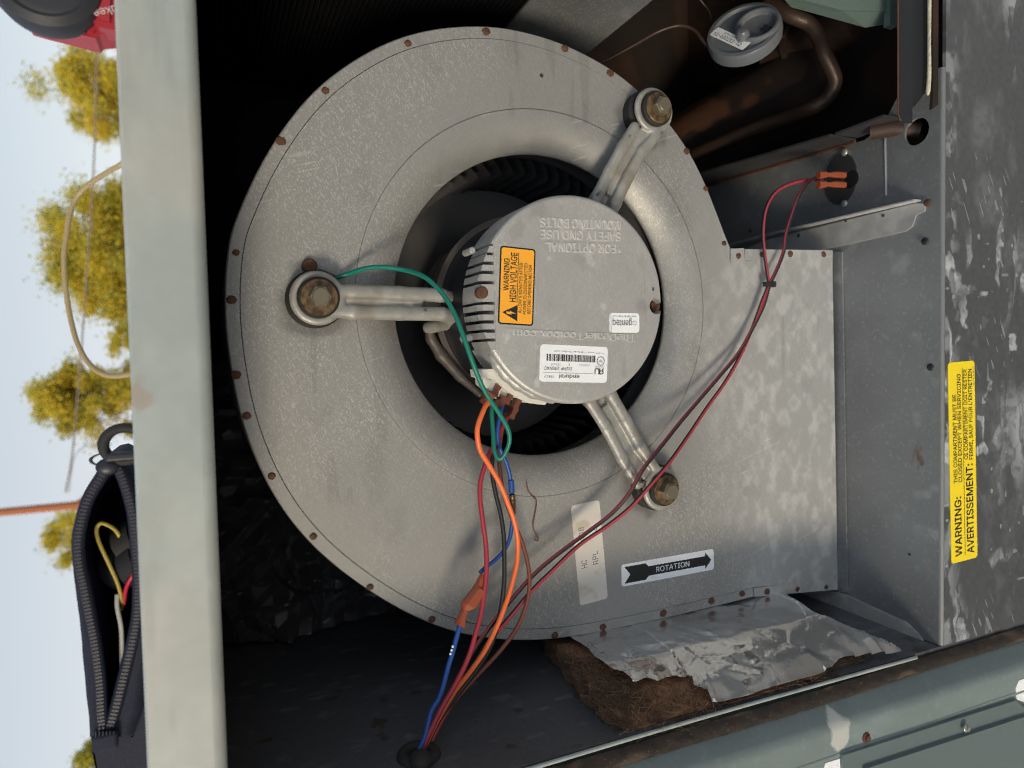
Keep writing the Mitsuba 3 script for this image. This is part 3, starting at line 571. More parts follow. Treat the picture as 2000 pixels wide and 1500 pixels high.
# stickers
lk = put(f'{mo}__warning_sticker', round_sheet(f1, .0024, .0001, .00015), 'ink_black', label='orange high voltage warning sticker with black border')
o, ex, ey, ez, fw, fh = f1
fi = (o + ex * .0011 + ey * .0011, ex, ey, ez, fw - .0022, fh - .0022)
put(f'{lk}__print_field', round_sheet(fi, .0015, .00026, .0001), 'label_orange', False)
tri = sheet_poly(fi, [(.03, .46), (.25, .46), (.14, .93)], .00038)
bolt = sheet_poly(fi, [(.125, .80), (.155, .80), (.145, .70), (.165, .70), (.125, .50), (.135, .645), (.115, .645)], .00048, .00008)
put(f'{lk}__lettering', join(tri, write('WARNING', fi, .43, .755, .43, .16, .00038, True), write('HIGH VOLTAGE', fi, .285, .525, .66, .19, .00038, True), rect(fi, .285, .475, .945, .495, .00038),
     write('ALLOW 5 MINUTES AFTER', fi, .14, .345, .68, .095, .00038, True), write('POWER IS DISCONNECTED', fi, .13, .20, .69, .095, .00038, True), write('BEFORE OPENING MOTOR', fi, .14, .06, .66, .095, .00038, True)), 'ink_black', False)
put(f'{lk}__lightning_mark', bolt, 'label_orange', False)
lk = put(f'{mo}__maker_sticker', round_sheet(f2, .0022, .0001, .00015), 'label_white', label='small white maker sticker')
put(f'{lk}__lettering', join(write('genteq', f2, .24, .36, .66, .34, .00028, True), write('www.TheDealerToolbox.com', f2, .10, .78 - .66, .80, .10, .00028),
     *[sheet_poly(f2, [(.15 + .02 * math.cos(t), .50 + .03 * math.sin(t)), (.15 + .085 * math.cos(t - .22), .50 + .13 * math.sin(t - .22)), (.15 + .085 * math.cos(t + .22), .50 + .13 * math.sin(t + .22))], .00028) for t in np.linspace(.7, 5.6, 6)]), 'ink_grey', False)
lk = put(f'{mo}__rating_sticker', round_sheet(f3, .0028, .0001, .00015), 'label_white', label='white rating sticker with barcode')
bar, x = [], .19
rb = np.random.default_rng(3)
while x < .91:
    w = rb.choice([.009, .013, .018, .023]); bar.append(rect(f3, x, .27 - .02, x + w, .27 + .17, .00028)); x += w + rb.choice([.005, .008, .012])
v3 = [write('www.TheDealerToolbox.com', f3, .20, .86 - .71, .60, .045, .00028), write('10/21/14', f3, .27, .50, .16, .055, .00028), write('2', f3, .56, .50, .025, .055, .00028), write('331429', f3, .70, .50, .14, .055, .00028),
      write('1/2HP 230VAC', f3, .53, .595, .41, .085, .00028, True), write('endurai', f3, .42, .80, .30, .10, .00028, True), write('FM19', f3, .80, .82, .13, .075, .00028), rect(f3, .22, .745, .95, .757, .00028),
      write('U', f3, .05 + .07, .60, .075, .16, .00028, True), mirrored('R', f3, .05, .60, .075, .16, .00028), write('E100825', f3, .05, .535, .14, .035, .00028), write('SP', f3, .075, .36, .06, .07, .00028, True), write('236632', f3, .05, .165, .13, .035, .00028)]
o, ex, ey, ez, fw, fh = f3
cr = trimesh.creation.extrude_polygon(Point(.105 * fw, .395 * fh).buffer(.0034).difference(Point(.105 * fw, .395 * fh).buffer(.0028)), .0001, engine='earcut'); cr.apply_translation([0, 0, .00028])
put(f'{lk}__lettering', join(*v3, frame_mesh(cr, o, ex, ey, ez)), 'ink_black', False)
put(f'{lk}__barcode', join(*bar), 'ink_black', False)
# white socket at the rim with its plugs
wp = [(938, 722), (967, 720), (985, 737), (1008, 755), (1040, 772), (1066, 785), (1062, 791), (1030, 787), (1008, 776), (985, 761), (966, 742), (940, 737)]
put(f'{mo}__plug_socket', prism(pts_d(wp, .455)[:, :2], -.476, -.453), 'white_plastic', 25, label='white plastic plug socket')
put(f'{mo}__socket_pins', prism(pts_d([(945, 738), (968, 744), (985, 762), (1002, 776), (990, 784), (962, 766), (946, 752)], .458)[:, :2], -.476, -.460), 'white_plastic', 25)

# ------------------------------------------------------------------ motor mount
mm = thing('motor_mount', 'three armed cast motor bracket with rubber mounts and plated bolts', 'bracket')
put(f'{mm}__strap', lathe([(SR + .0004, -.556), (SR + .0030, -.556), (SR + .0030, -.534), (SR + .0055, -.534), (SR + .0055, -.532), (SR + .0004, -.532)], ax, 128), 'strap_steel', 30)
put(f'{mm}__strap_band', blob([path([(836, 636, .530), (842, 662, .532), (862, 694, .532), (898, 735, .528), (938, 770, .52)])], [[.0033, .0040, .0048, .0040, .0030]], .0024, .0008), 'strap_steel', True)
mounts = [((614, 586), [[(648, 570, .484), (690, 569, .485), (780, 573, .488), (858, 577, .492), (880, 582, .51)], [(648, 606, .484), (690, 610, .485), (780, 612, .488), (862, 614, .492), (880, 618, .500), (868, 632, .516), (838, 640, .53)]], [(648, 588, .486), (720, 590, .488), (800, 592, .492), (850, 594, .50)]),
          ((1255, 228), [[(1240, 248, .484), (1216, 288, .485), (1190, 335, .488), (1164, 385, .492), (1150, 420, .50)], [(1282, 262, .484), (1254, 296, .485), (1226, 345, .488), (1200, 398, .492), (1186, 425, .50)]], [(1262, 262, .486), (1236, 294, .488), (1208, 342, .491), (1180, 392, .497)]),
          ((1270, 948), [[(1246, 946, .484), (1215, 895, .485), (1185, 838, .488), (1150, 785, .492), (1130, 760, .50)], [(1280, 915, .484), (1250, 872, .485), (1222, 822, .488), (1192, 772, .492), (1170, 745, .50)]], [(1262, 925, .486), (1233, 885, .488), (1203, 832, .491), (1172, 780, .497)])]
for (ex_, ey_), ribs, web in mounts:
    c = at_d(ex_, ey_, FACE)[:2]; n0 = at_d(ex_, ey_, FACE)
    chains = [path(r) for r in ribs]; R = [[.0044] + [.0051] * (len(r) - 2) + [.0050] for r in ribs]
    ringp = [np.array([c[0] + .0152 * math.cos(t), c[1] + .0152 * math.sin(t), -.4835]) for t in np.linspace(0, 2 * np.pi, 41)]
    webp = path(web)
    wl_ = [webp + [0, 0, -.0030]]; wr = [[.0044, .0042, .0038, .0036]]
    dirv = (chains[0][-1] - chains[0][1])[:2]; side = np.array([-dirv[1], dirv[0], 0]); side /= np.linalg.norm(side)
    wl_ += [webp + side * .0036 - [0, 0, .0030], webp - side * .0036 - [0, 0, .0030]]; wr += wr * 2
    arm = blob(chains + [ringp] + wl_, R + [[.0028] * 41] + wr[:3], .0018, .0006)
    av_ = np.array(arm.vertices); av_[:, 2] = -.486 + (av_[:, 2] + .486) * np.where(av_[:, 2] > -.495, .72, 1.0); arm.vertices = av_
    ak = put(f'{mm}__arm', arm, 'cast_arm', True)
    put(f'{ak}__rubber_mount', join(cyl(c, .0199, -FACE - .001, -.489, 48, .002), cyl(c, .0140, -.490, -.4775, 40, .001)), 'rubber', 25)
    put(f'{ak}__washer', cyl(c, .0124, -.4775, -.4758, 40, .0005), 'plated_washer', 25)
    put(f'{ak}__bolt', join(lathe([(0, -.4758), (.0078, -.4758), (.0078, -.4700), (.0068, -.4688), (0, -.4688)], c, 6), cyl(c, .0056, -.4690, -.4676, 24, .0004)), 'bolt_steel', 25)

# ------------------------------------------------------------------ wires
def wire(label, P, r, m, stripe=None, name='electrical_wire', cat='wire', n=8, sides=12, roll=0):
    k = thing(name, label, cat, ('wires in the tool bag' if 'bag' in label else 'wires of the blower motor') if name == 'electrical_wire' else None)
    c = catmull(path(P), n); g_ = np.random.default_rng(len(label)); c = c + .00035 * np.stack([meshkit.noise(np.stack([np.arange(len(c)) * .16, np.full(len(c), 3.1 + k), np.full(len(c), len(label) * .7)], -1), k) - .5 for k in range(3)], 1); t = tube(c, r, sides)
    if stripe:
        col = np.tile(np.array([stripe[0]]), (len(t.vertices), 1)); idx = np.arange(len(c) * sides) % sides
        col[:len(idx)][((idx + roll) % sides) < sides * stripe[2]] = stripe[1]
        used.discard(k); put(k + '__cable', t, 'striped_wire', True, color=col)
    else: put(k + '__cable', t, m, True)
    return k
GX, GY = 822, 1470
gw = wire('green ground wire looping from the left motor arm to the motor plug', [(655, 543, .4955), (680, 535, .492), (712, 525, .484), (745, 522, .478), (790, 527, .470), (830, 541, .458), (862, 571, .449), (886, 610, .441), (903, 652, .436), (922, 705, .435), (945, 760, .438), (975, 808, .443), (991, 835, .446), (995, 862, .449), (985, 888, .452), (974, 896, .454), (966, 880, .456), (963, 845, .459), (960, 805, .462), (962, 785, .465)], .00165, 'wire_green')
gl = path([(622, 530, .4985), (640, 537, .4975), (656, 544, .4955)])
put(f'{gw}__ring_terminal', join(hull(np.vstack([gl + [0, .0022, 0], gl - [0, .0022, 0], gl + [0, 0, .0016]])), ), 'dark_steel', 25)
ow = wire('bright orange wire running from the motor plug down to the grommet', [(955, 782, .456), (945, 800, .452), (935, 825, .450), (932, 850, .450), (938, 880, .452), (955, 908, .455), (975, 942, .458), (993, 985, .460), (1005, 1020, .462), (1011, 1055, .464), (1010, 1095, .465), (1001, 1135, .465), (988, 1178, .464), (970, 1225, .462), (947, 1270, .459), (920, 1310, .456), (885, 1355, .452), (858, 1400, .447), (838, 1440, .442), (GX + 2, GY, .438)], .00185, 'wire_orange')
dw = wire('dark red wire leftmost in the bundle below the motor', [(990, 815, .470), (975, 850, .472), (958, 882, .470), (946, 912, .468), (938, 945, .467), (938, 980, .466), (943, 1020, .465), (949, 1065, .464), (950, 1110, .462), (946, 1155, .460), (940, 1195, .458), (930, 1235, .455), (914, 1285, .452), (890, 1335, .448), (862, 1385, .444), (838, 1435, .440), (GX, GY + 2, .438)], .0018, 'wire_dark_red')
kw = wire('black wire hanging beside the orange wire', [(975, 800, .474), (966, 850, .476), (962, 890, .474), (962, 930, .472), (968, 965, .471), (977, 1000, .470), (983, 1040, .469), (985, 1090, .468), (984, 1140, .467), (978, 1190, .466), (968, 1235, .464), (955, 1270, .462), (930, 1310, .458), (895, 1355, .454), (862, 1400, .448), (840, 1440, .443), (GX + 6, GY + 2, .439)], .0017, 'wire_black')
nw = wire('brown wire bulging furthest right in the bundle below the motor', [(985, 805, .478), (977, 860, .480), (975, 900, .480), (980, 945, .479), (990, 985, .478), (1003, 1020, .477), (1018, 1055, .476), (1030, 1095, .474), (1034, 1135, .472), (1028, 1180, .470), (1010, 1225, .468), (982, 1265, .465), (950, 1300, .462), (915, 1338, .458), (880, 1378, .452), (850, 1420, .447), (GX + 10, GY, .441)], .0016, 'wire_brown')
bu = wire('blue wire with a small striped resistor joining an orange spade connector', [(983, 790, .466), (974, 825, .464), (972, 855, .464), (978, 880, .464), (989, 905, .466), (996, 932, .468), (999, 955, .469), (1001, 985, .470), (1001, 1015, .471), (997, 1045, .472), (988, 1070, .472), (972, 1090, .471), (953, 1105, .469), (938, 1118, .466)], .0015, 'wire_blue')
rp = path([(998, 938, .4675), (999.5, 962, .4675)]); put(f'{bu}__sleeve', tube(rp, .0022, 12), 'wire_blue', 30)
rp = catmull(path([(1000, 966, .4672), (1000.5, 972, .4672), (1001, 985, .4672), (1001.5, 998, .4672), (1001, 1005, .4672)]), 6)
put(f'{bu}__resistor', tube(rp, .0019 + .0005 * np.abs(np.cos(np.linspace(0, 5 * np.pi, len(rp)))), 14), 'plated_washer', True)
for y in (976, 983, 991): put(f'{bu}__resistor_band', tube(path([(1000.7, y, .4670), (1000.9, y + 2.4, .4670)]), .00255, 14), 'rusty_steel', 30)
def spade(key, P, W_, T_, m):                            # spade connector cover: chain of picture points with half widths and half thicknesses, metres
    Q = path(P); t = Q[-1] - Q[0]; t /= np.linalg.norm(t); s = np.cross(t, [0, 0, 1]); s /= np.linalg.norm(s); o = np.cross(s, t); ms = []
    for i in range(len(Q) - 1):
        v = []
        for j in (i, i + 1):
            w_, h_ = W_[j], T_[j]
            for x, y in ((-1, -.45), (-1, .45), (-.6, 1), (.6, 1), (1, .45), (1, -.45), (.6, -1), (-.6, -1)): v.append(Q[j] + s * x * w_ + o * y * h_)
        ms.append(to_man(hull(v)))
    g = from_man(m3.Manifold.batch_boolean(ms, m3.OpType.Add)); put(f'{key}__spade_connector', g, m, 25)
spade(bu, [(944, 1122, .4645), (934, 1144, .463), (938, 1150, .463), (915, 1182, .461), (908, 1190, .461), (903, 1204, .460), (898, 1222, .4595)], [.0020, .0027, .0050, .0055, .0026, .0027, .0042], [.0020, .0026, .0042, .0044, .0026, .0026, .0040], 'connector_orange')
lb = wire('dark blue wire from the orange spade connector to the grommet', [(902, 1208, .459), (893, 1240, .457), (884, 1275, .455), (873, 1310, .453), (866, 1340, .450), (857, 1365, .448), (843, 1388, .446), (836, 1415, .443), (830, 1440, .440), (GX - 6, GY, .437)], .0018, 'wire_blue')
put(f'{lb}__printed_mark', join(*[box(at_d(884 - i * 2.2, 1263 + i * 7, .4530) - [.0006, .0007, .0004], at_d(884 - i * 2.2, 1263 + i * 7, .4530) + [.0006, .0007, .0004]) for i in range(3)]), 'label_white', False)
st = ((.36, .04, .06), (.02, .02, .025), .28)
TIE = (1500, 556, .492)
r1 = wire('red and black striped wire running nearer the motor from the tie to the grommet', [(1600, 345, .497), (1580, 355, .492), (1562, 380, .490), (1548, 415, .490), (1536, 455, .490), (1531, 490, .490), (1518, 525, .489), (1504, 555, .489), (1490, 600, .489), (1468, 645, .489), (1442, 690, .488), (1405, 735, .486), (1365, 782, .483), (1322, 833, .476), (1285, 880, .468), (1255, 918, .464), (1228, 965, .468), (1196, 1002, .474), (1150, 1038, .478), (1095, 1078, .478), (1045, 1120, .476), (1000, 1170, .472), (962, 1218, .468), (930, 1262, .463), (902, 1310, .458), (878, 1360, .452), (852, 1410, .446), (GX + 4, GY + 4, .440)], .00165, None, st, roll=5)
r2 = wire('red and black striped wire running outside from the tie to the grommet', [(1600, 352, .499), (1575, 352, .496), (1545, 358, .494), (1515, 375, .493), (1496, 408, .492), (1490, 450, .492), (1493, 495, .492), (1498, 530, .491), (1500, 556, .490), (1488, 590, .490), (1470, 640, .490), (1448, 690, .489), (1420, 740, .487), (1385, 790, .484), (1348, 845, .478), (1310, 900, .468), (1270, 948, .4645), (1232, 990, .468), (1185, 1028, .474), (1135, 1062, .478), (1085, 1108, .478), (1040, 1152, .476), (1000, 1200, .472), (965, 1240, .468), (938, 1278, .463), (908, 1330, .458), (882, 1375, .452), (856, 1420, .446), (GX + 8, GY + 4, .441)], .0016, None, st, roll=1)
tk = thing('cable_tie', 'small black cable tie around the two striped wires', 'cable tie')
c = at_d(1500, 555, .4895); put(f'{tk}__band', rbox(c - [.0042, .0022, .0026], c + [.0042, .0022, .0026], .0008), 'rubber', 25)
put(f'{tk}__lock', rbox(c + [.0030, -.0028, 0], c + [.0065, .0025, .0040], .0008), 'rubber', 25)
# plugs of the motor socket
for i, (x, y, w, h, m) in enumerate([(952, 778, 13, 14, 'connector_orange'), (968, 760, 9, 14, 'connector_brown'), (978, 782, 11, 12, 'connector_brown'), (992, 776, 8, 16, 'connector_brown'), (1008, 786, 9, 14, 'connector_brown'), (1000, 806, 9, 13, 'connector_brown')]):
    p = at_d(x, y, .460); s_ = .00033
    e1_, e2_ = np.array([.52, .85, 0]), np.array([.85, -.52, 0])
    v = [p + e1_ * sx * h * s_ * k + e2_ * sy * w * s_ * k2 + np.array([0, 0, sz]) for sx, k, k2 in ((-1, 1, .8), (-.3, .6, .55), (.2, .6, .6), (1, .9, .8)) for sy in (-1, 1) for sz in (-.004, .004)]
    pts = np.array(v).reshape(4, 4, 3); g = [to_man(hull(pts[j:j + 2].reshape(-1, 3))) for j in range(3)]
    put(f'{mo}__plug', from_man(m3.Manifold.batch_boolean(g, m3.OpType.Add).refine_to_length(.002)), m, 30)
sw = wire('thin brown curl of stray wire lying on the blower face', [(1029, 942, .4985), (1032, 960, .4985), (1042, 972, .4985), (1048, 980, .4985), (1046, 1000, .4985), (1041, 1025, .4985), (1045, 1042, .498), (1051, 1050, .497), (1049, 1056, .497), (1044, 1054, .498)], .0005, 'wire_brown', name='wire_scrap', cat='wire scrap', sides=6)

# ------------------------------------------------------------------ limit switch on the deck
ls = thing('limit_switch', 'oval dark limit switch plate with two orange terminals on the deck', 'switch')
lc = at_a(1641, 350, DECK - .001)
hc = at_a(1661, 350, DECK - .001)
ov = aff.scale(Point(lc[2], lc[1]).buffer(.018, 32), 1.05, 1.35)
put(f'{ls}__plate', level(ov.difference(Point(hc[2], hc[1]).buffer(.0085, 20)), DECK - .0015, DECK - .0002), 'dark_steel', 25)
put(f'{ls}__well', level(Point(hc[2], hc[1]).buffer(.0085, 20), DECK - .0006, DECK - .0002), 'ink_black', 25)
for x, y in ((1649, 297), (1649, 398)):
    p = at_a(x, y, DECK - .002); s = trimesh.creation.icosphere(subdivisions=2); s.vertices = s.vertices * [.0022, .0038, .0038] + p; put(f'{ls}__screw', s, 'bare_zinc', True)
for k, (y0, key) in enumerate(((337, r1), (356, r2))):
    spade(key, [(1598, y0 + 5, .490), (1612, y0 + 4, .489), (1616, y0 + 4, .489), (1630, y0 + 4, .4875), (1650, y0 + 5, .486)], [.0034, .0030, .0018, .0028, .0028], [.0030, .0026, .0016, .0025, .0025], 'connector_orange')

# ------------------------------------------------------------------ insulation blanket on the side wall
ib = thing('insulation_blanket', 'torn brown fibreglass insulation with shiny foil facing on the side wall', 'insulation')
BF = WALL + .036
def slope(d): return np.where(np.asarray(d) < .50, .0006 + .0254 * np.clip((np.asarray(d) - FR) / .050, 0, 1) ** .65, .026)
def pb(P, b=None, drop=0.0):                             # points on the blanket's sloping top
    out = []
    for x, y in P:
        if b is not None: q = at_b(x, y, b)
        else:
            r = ray(x, y); t = np.linspace(.30, 1.1, 4000) / -r[2]; gap = r[1] * t - (WALL + slope(-r[2] * t) - drop)
            q = r * t[np.argmax((gap < 0) & (-r[2] * t > FR + .0005))]
        out.append((q[0], -q[2]))
    return out
foil_px = [(1098, 1232), (1120, 1252), (1150, 1272), (1163, 1290), (1182, 1302), (1198, 1315), (1222, 1322), (1236, 1334), (1234, 1340), (1246, 1336), (1262, 1328), (1282, 1334), (1296, 1330), (1320, 1326), (1352, 1330), (1356, 1350), (1384, 1358), (1394, 1384), (1420, 1378), (1455, 1370), (1490, 1352), (1530, 1348), (1590, 1330), (1624, 1308), (1640, 1292), (1700, 1285), (1760, 1283), (1772, 1280), (1700, 1247), (1600, 1205), (1540, 1170), (1500, 1100), (1100, 1100)]
FP = Polygon(pb(foil_px)).buffer(0)
FP = FP.intersection(Polygon([(-1, FR + .001), (2, FR + .001), (2, .74), (-1, .74)]))
x0, y0, x1, y1 = FP.bounds; st_ = .0016
ga, gd = np.meshgrid(np.arange(x0, x1, st_), np.arange(y0, y1, st_), indexing='ij')
q = np.stack([ga * 14, gd * 14, ga * 0], -1)
big = meshkit.noise(q + meshkit.noise(q * .7, 9)[..., None] * 1.2, 11)
cre = 1 - np.abs(2 * meshkit.noise(np.stack([ga * 30 + gd * 18, gd * 12 - ga * 8, ga * 0], -1), 4) - 1)
cr2 = 1 - np.abs(2 * meshkit.noise(np.stack([ga * 70 - gd * 30, gd * 52, ga * 0 + 3], -1), 6) - 1)
fine = meshkit.noise(np.stack([ga * 150, gd * 150, ga * 0], -1), 2)
edge_near = np.clip((FR + .10 - gd) / .10, 0, 1)
c1, c2 = crumple(ga, gd, 21, 13), crumple(ga, gd, 33, 42)
lipf = np.clip((gd - FR) / .014, .12, 1)
fb = WALL + slope(gd) + .0012 + lipf * (.0030 * (big - .5) + (.020 + .030 * edge_near ** 2) * (c1 - c1.mean()) + (.010 + .050 * edge_near ** 2) * (c2 - c2.mean()))
inside = np.array([[FP.contains(Point(u, w)) for u, w in zip(r_, s_)] for r_, s_ in zip(ga, gd)])
G = grid_mesh(np.stack([ga, fb, -gd], -1)); ok = inside.ravel()[G.faces].all(1); G = M(G.vertices, G.faces[ok]); G.remove_unreferenced_vertices()
# pull the ragged outline onto the tear
be = trimesh.grouping.group_rows(np.sort(G.edges, axis=1), require_count=1); bv = np.unique(np.sort(G.edges, axis=1)[be])
for i in bv:
    p_ = FP.exterior.interpolate(FP.exterior.project(Point(G.vertices[i, 0], -G.vertices[i, 2])))
    if math.hypot(p_.x - G.vertices[i, 0], p_.y + G.vertices[i, 2]) < st_ * 1.5: G.vertices[i, 0], G.vertices[i, 2] = p_.x, -p_.y
put(f'{ib}__foil_facing', G, 'foil', 20, label='crinkled silver foil facing')
batt_px = [(1062, 1228), (1085, 1255), (1115, 1290), (1150, 1335), (1190, 1392), (1212, 1424), (1262, 1424), (1330, 1402), (1400, 1384), (1440, 1376), (1520, 1352), (1600, 1328), (1640, 1300), (1690, 1288), (1690, 1270), (1560, 1210), (1450, 1100), (1080, 1100)]
BP = Polygon(pb(batt_px, None, .006)).buffer(0).intersection(Polygon([(-1, FR + .0015), (2, FR + .0015), (2, .75), (-1, .75)]))
ring_ = np.array(BP.exterior.coords)[:-1]; ring_ = ring_ if BP.exterior.is_ccw else ring_[::-1]
bm_ = m3.CrossSection([ring_]).extrude(.03).refine_to_length(.0028)
g = from_man(bm_); v = np.array(g.vertices); v = np.stack([v[:, 0], v[:, 2] / .03, -v[:, 1]], 1); lift = v[:, 1].copy()
left = np.clip((.26 - v[:, 0] + .35 * (-v[:, 2] - .5)) / .05, 0, 1)
v[:, 1] = WALL + .0005 + lift * np.maximum(slope(-v[:, 2]) - .0065, .001)
v[:, 1] += lift * (.010 * (meshkit.fbm(v * 45, 3, 2) - .62) + .004 * (meshkit.fbm(v * 210, 3, 8) - .5))
v[:, 0] += .010 * (meshkit.fbm(v * 60 + 9, 3, 5) - .5) + .004 * (meshkit.fbm(v * 230 + 3, 3, 15) - .5); v[:, 2] += .004 * (meshkit.fbm(v * 60 + 4, 3, 6) - .5) - .002
g = M(v, g.faces); g.fix_normals(); put(f'{ib}__batt', g, 'fibreglass', 40, label='brown fibreglass batt')
fs, fd = [], []
fib = np.random.default_rng(12)
bcl = np.array([(u, w) for u, w in [BP.exterior.interpolate(t, normalized=True).coords[0] for t in np.linspace(0, 1, 600)]])
torn = Polygon(pb([(1100, 1262), (1236, 1335), (1300, 1328), (1350, 1332), (1385, 1362), (1394, 1388), (1330, 1402), (1260, 1426), (1210, 1415), (1150, 1340)])).buffer(0)
tx0, ty0, tx1, ty1 = torn.bounds; cnt = 0
while cnt < 2600:
    if cnt % 5 < 3: u, w = fib.uniform(tx0, tx1), fib.uniform(ty0, ty1); b_ = WALL + float(slope(w)) - .005 + fib.normal(0, .004)
    else:
        u, w = bcl[fib.integers(len(bcl))]; b_ = WALL + float(slope(w)) * fib.uniform(.1, .8)
        if w > .60 or w < FR + .001: cnt += 1; continue
    if cnt % 5 < 3 and not torn.contains(Point(u, w)): continue
    cnt += 1
    L_ = fib.uniform(.003, .011); an = fib.uniform(0, 2 * np.pi); p0_ = np.array([u, b_, -w]); dv = np.array([math.cos(an), fib.uniform(-.1, .5), math.sin(an)]) * L_; cv = fib.normal(0, 1, 3) * L_ * .45
    t = tube([p0_, p0_ + dv * .35 + cv * .6, p0_ + dv * .7 + cv, p0_ + dv], fib.uniform(.00006, .00012), 3, False); (fs if fib.random() < .35 else fd).append(t)
labels[put(f'{ib}__fibres', join(*fs), 'fibre_strand', True)] = {'kind': 'stuff'}
labels[put(f'{ib}__fibres', join(*fd), 'fibre_strand_dark', True)] = {'kind': 'stuff'}

# ------------------------------------------------------------------ burner space to the right: pressure switch, pipes, brackets
ps = thing('pressure_switch', 'round grey plastic pressure switch with white part number label', 'pressure switch')
pc = at_d(1452, 57, .50)
# disc axis tilted: its face turns down and towards the viewer
nz = np.array([-.689, .450, .569]); nz /= np.linalg.norm(nz); maj = at_d(1520, 36, .50) - at_d(1386, 80, .50); maj -= (maj @ nz) * nz; maj /= np.linalg.norm(maj); ny = np.cross(nz, maj); R_ = .033
def on_disc(X, Y, lift=0.0):
    r = ray(X, Y); return r * (((pc + nz * lift) @ nz) / (r @ nz))
def disc_uv(X, Y): q = on_disc(X, Y) - pc; return (q @ maj, q @ ny)
def ps_part(name, prof, m, off=(0, 0), n=72, sm=30):
    g = lathe(prof, off, n); return put(f'{ps}__{name}', frame_mesh(g, pc, maj, ny, nz), m, sm)
ps_part('body', [(0, -.014), (R_ * .92, -.014), (R_ * .98, -.012), (R_, -.008), (R_, -.002), (R_ * .97, 0), (R_ * .86, .0005), (R_ * .80, -.002), (0, -.002)], 'grey_plastic')
ps_part('raised_ring', [(R_ * .46, -.003), (R_ * .47, .002), (R_ * .51, .0032), (R_ * .56, .0032), (R_ * .60, .002), (R_ * .62, -.003)], 'grey_plastic', disc_uv(1480, 50))
ps_part('cap', [(0, .009), (R_ * .12, .0085), (R_ * .17, .006), (R_ * .19, -.003)], 'grey_plastic', disc_uv(1452, 74), 40)
def disc_frame(p0, p1, p2):
    o, x, y = on_disc(*p0), on_disc(*p1), on_disc(*p2); w = np.linalg.norm(x - o); ex = (x - o) / w; ey = np.cross(nz, ex); return (o + nz * .0004, ex, ey, nz, w, (y - o) @ ey)
f = disc_frame((1386, 69), (1450, 99), (1403, 54))
lk = put(f'{ps}__number_label', round_sheet(f, .0015, 0, .0003), 'label_white')
put(f'{lk}__lettering', join(write('61-102211-02', f, .06, .18, .80, .36, .0003, True), write('Customer P/N', f, .28, .66, .40, .2, .0003)), 'ink_grey', False)
f = disc_frame((1491, 71), (1512, 53), (1482, 60))
put(f'{ps}__lettering', join(write('VGA', f, 0, .0, 1, .45, 0, True), write('85', f, .3, .6, .6, .45, 0, True)), 'ink_black', False)
pt = thing('capillary_tube', 'thin brown capillary tube curving around the pressure switch', 'tube', 'thin tubes by the pressure switch')
put(f'{pt}__tube', tube(catmull(path([(1120, 145, .62), (1180, 120, .60), (1235, 90, .58), (1285, 62, .56), (1325, 50, .55), (1355, 58, .54), (1375, 82, .53), (1395, 102, .525), (1425, 111, .52), (1455, 108, .52), (1490, 96, .52), (1530, 70, .53)]), 8), .0016, 8), 'copper_brown', True)
pt = thing('capillary_tube', 'thin dark tube coming down from the top edge left of the pressure switch', 'tube', 'thin tubes by the pressure switch')
put(f'{pt}__tube', tube(catmull(path([(1340, -40, .56), (1368, 0, .56), (1385, 22, .56), (1390, 45, .56), (1400, 70, .55)]), 8), .0010, 6), 'copper_brown', True)
pp_ = thing('gas_pipe', 'bent brown pipe in the rusty burner space', 'pipe')
put(f'{pp_}__pipe', tube(catmull(path([(1500, 0, .55), (1540, 28, .53), (1580, 46, .52), (1598, 72, .515), (1610, 105, .51), (1625, 138, .51), (1630, 160, .512), (1618, 188, .52), (1590, 208, .53), (1540, 228, .56), (1470, 252, .60), (1380, 290, .66), (1330, 312, .70)]), 10), .0072, 18), 'copper_brown', True)
vc = thing('gas_manifold', 'tan cylinder behind the bent brown pipe', 'cylinder')
v0, v1 = at_d(1500, 118, .62), at_d(1672, 40, .52); put(f'{vc}__barrel', tube(np.linspace(v0, v1, 6), [.018, .020, .021, .022, .022, .022], 28), 'copper_brown', 30)
put(f'{vc}__collar', tube([v0 + (v1 - v0) * .30, v0 + (v1 - v0) * .36], .026, 28), 'copper_brown', 30)
bt_ = thing('burner_tube', 'rusty tube passing through the round hole in the deck', 'tube')
put(f'{bt_}__pipe', tube(path([(1700, 258, .455), (1745, 250, .44), (1797, 254, .425)]), .0072, 20), 'copper_brown', 30)
gp_ = thing('green_cover', 'pale green metal cover at the top edge above the burner space', 'metal cover')
put(f'{gp_}__front', prism(pts_d([(1500, -60), (1742, -60), (1740, 22), (1645, 20), (1522, -12)], .42)[:, :2], -.424, -.420), 'green_paint')
put(f'{gp_}__flange', hull([at_d(1522, -12, .421), at_d(1741, 22, .421), at_d(1645, 20, .421), at_d(1545, 14, .432), at_d(1690, 54, .432), at_d(1738, 46, .430)] + [at_d(x, y, d) + [0, .001, 0] for x, y, d in ((1522, -12, .421), (1741, 22, .421), (1545, 14, .432), (1690, 54, .432))]), 'green_paint', 15)
p = at_d(1683, 42, .430); s = trimesh.creation.icosphere(subdivisions=2); s.vertices = s.vertices * [.003, .0015, .002] + p; put(f'{gp_}__rivet', s, 'rusty_steel', True)
put(f'{gp_}__side_strip', prism(pts_d([(1741, -60), (1752, -60), (1752, 52), (1738, 48)], .416)[:, :2], -.422, -.416), 'green_paint')
bk = thing('metal_bracket', 'upright black steel bracket with worn edges beside the rope seal', 'bracket')
put(f'{bk}__plate', prism(pts_d([(1782, -60), (1811, -60), (1810, 178), (1786, 208), (1782, 208)], .402)[:, :2], -.404, -.402), 'black_paint')
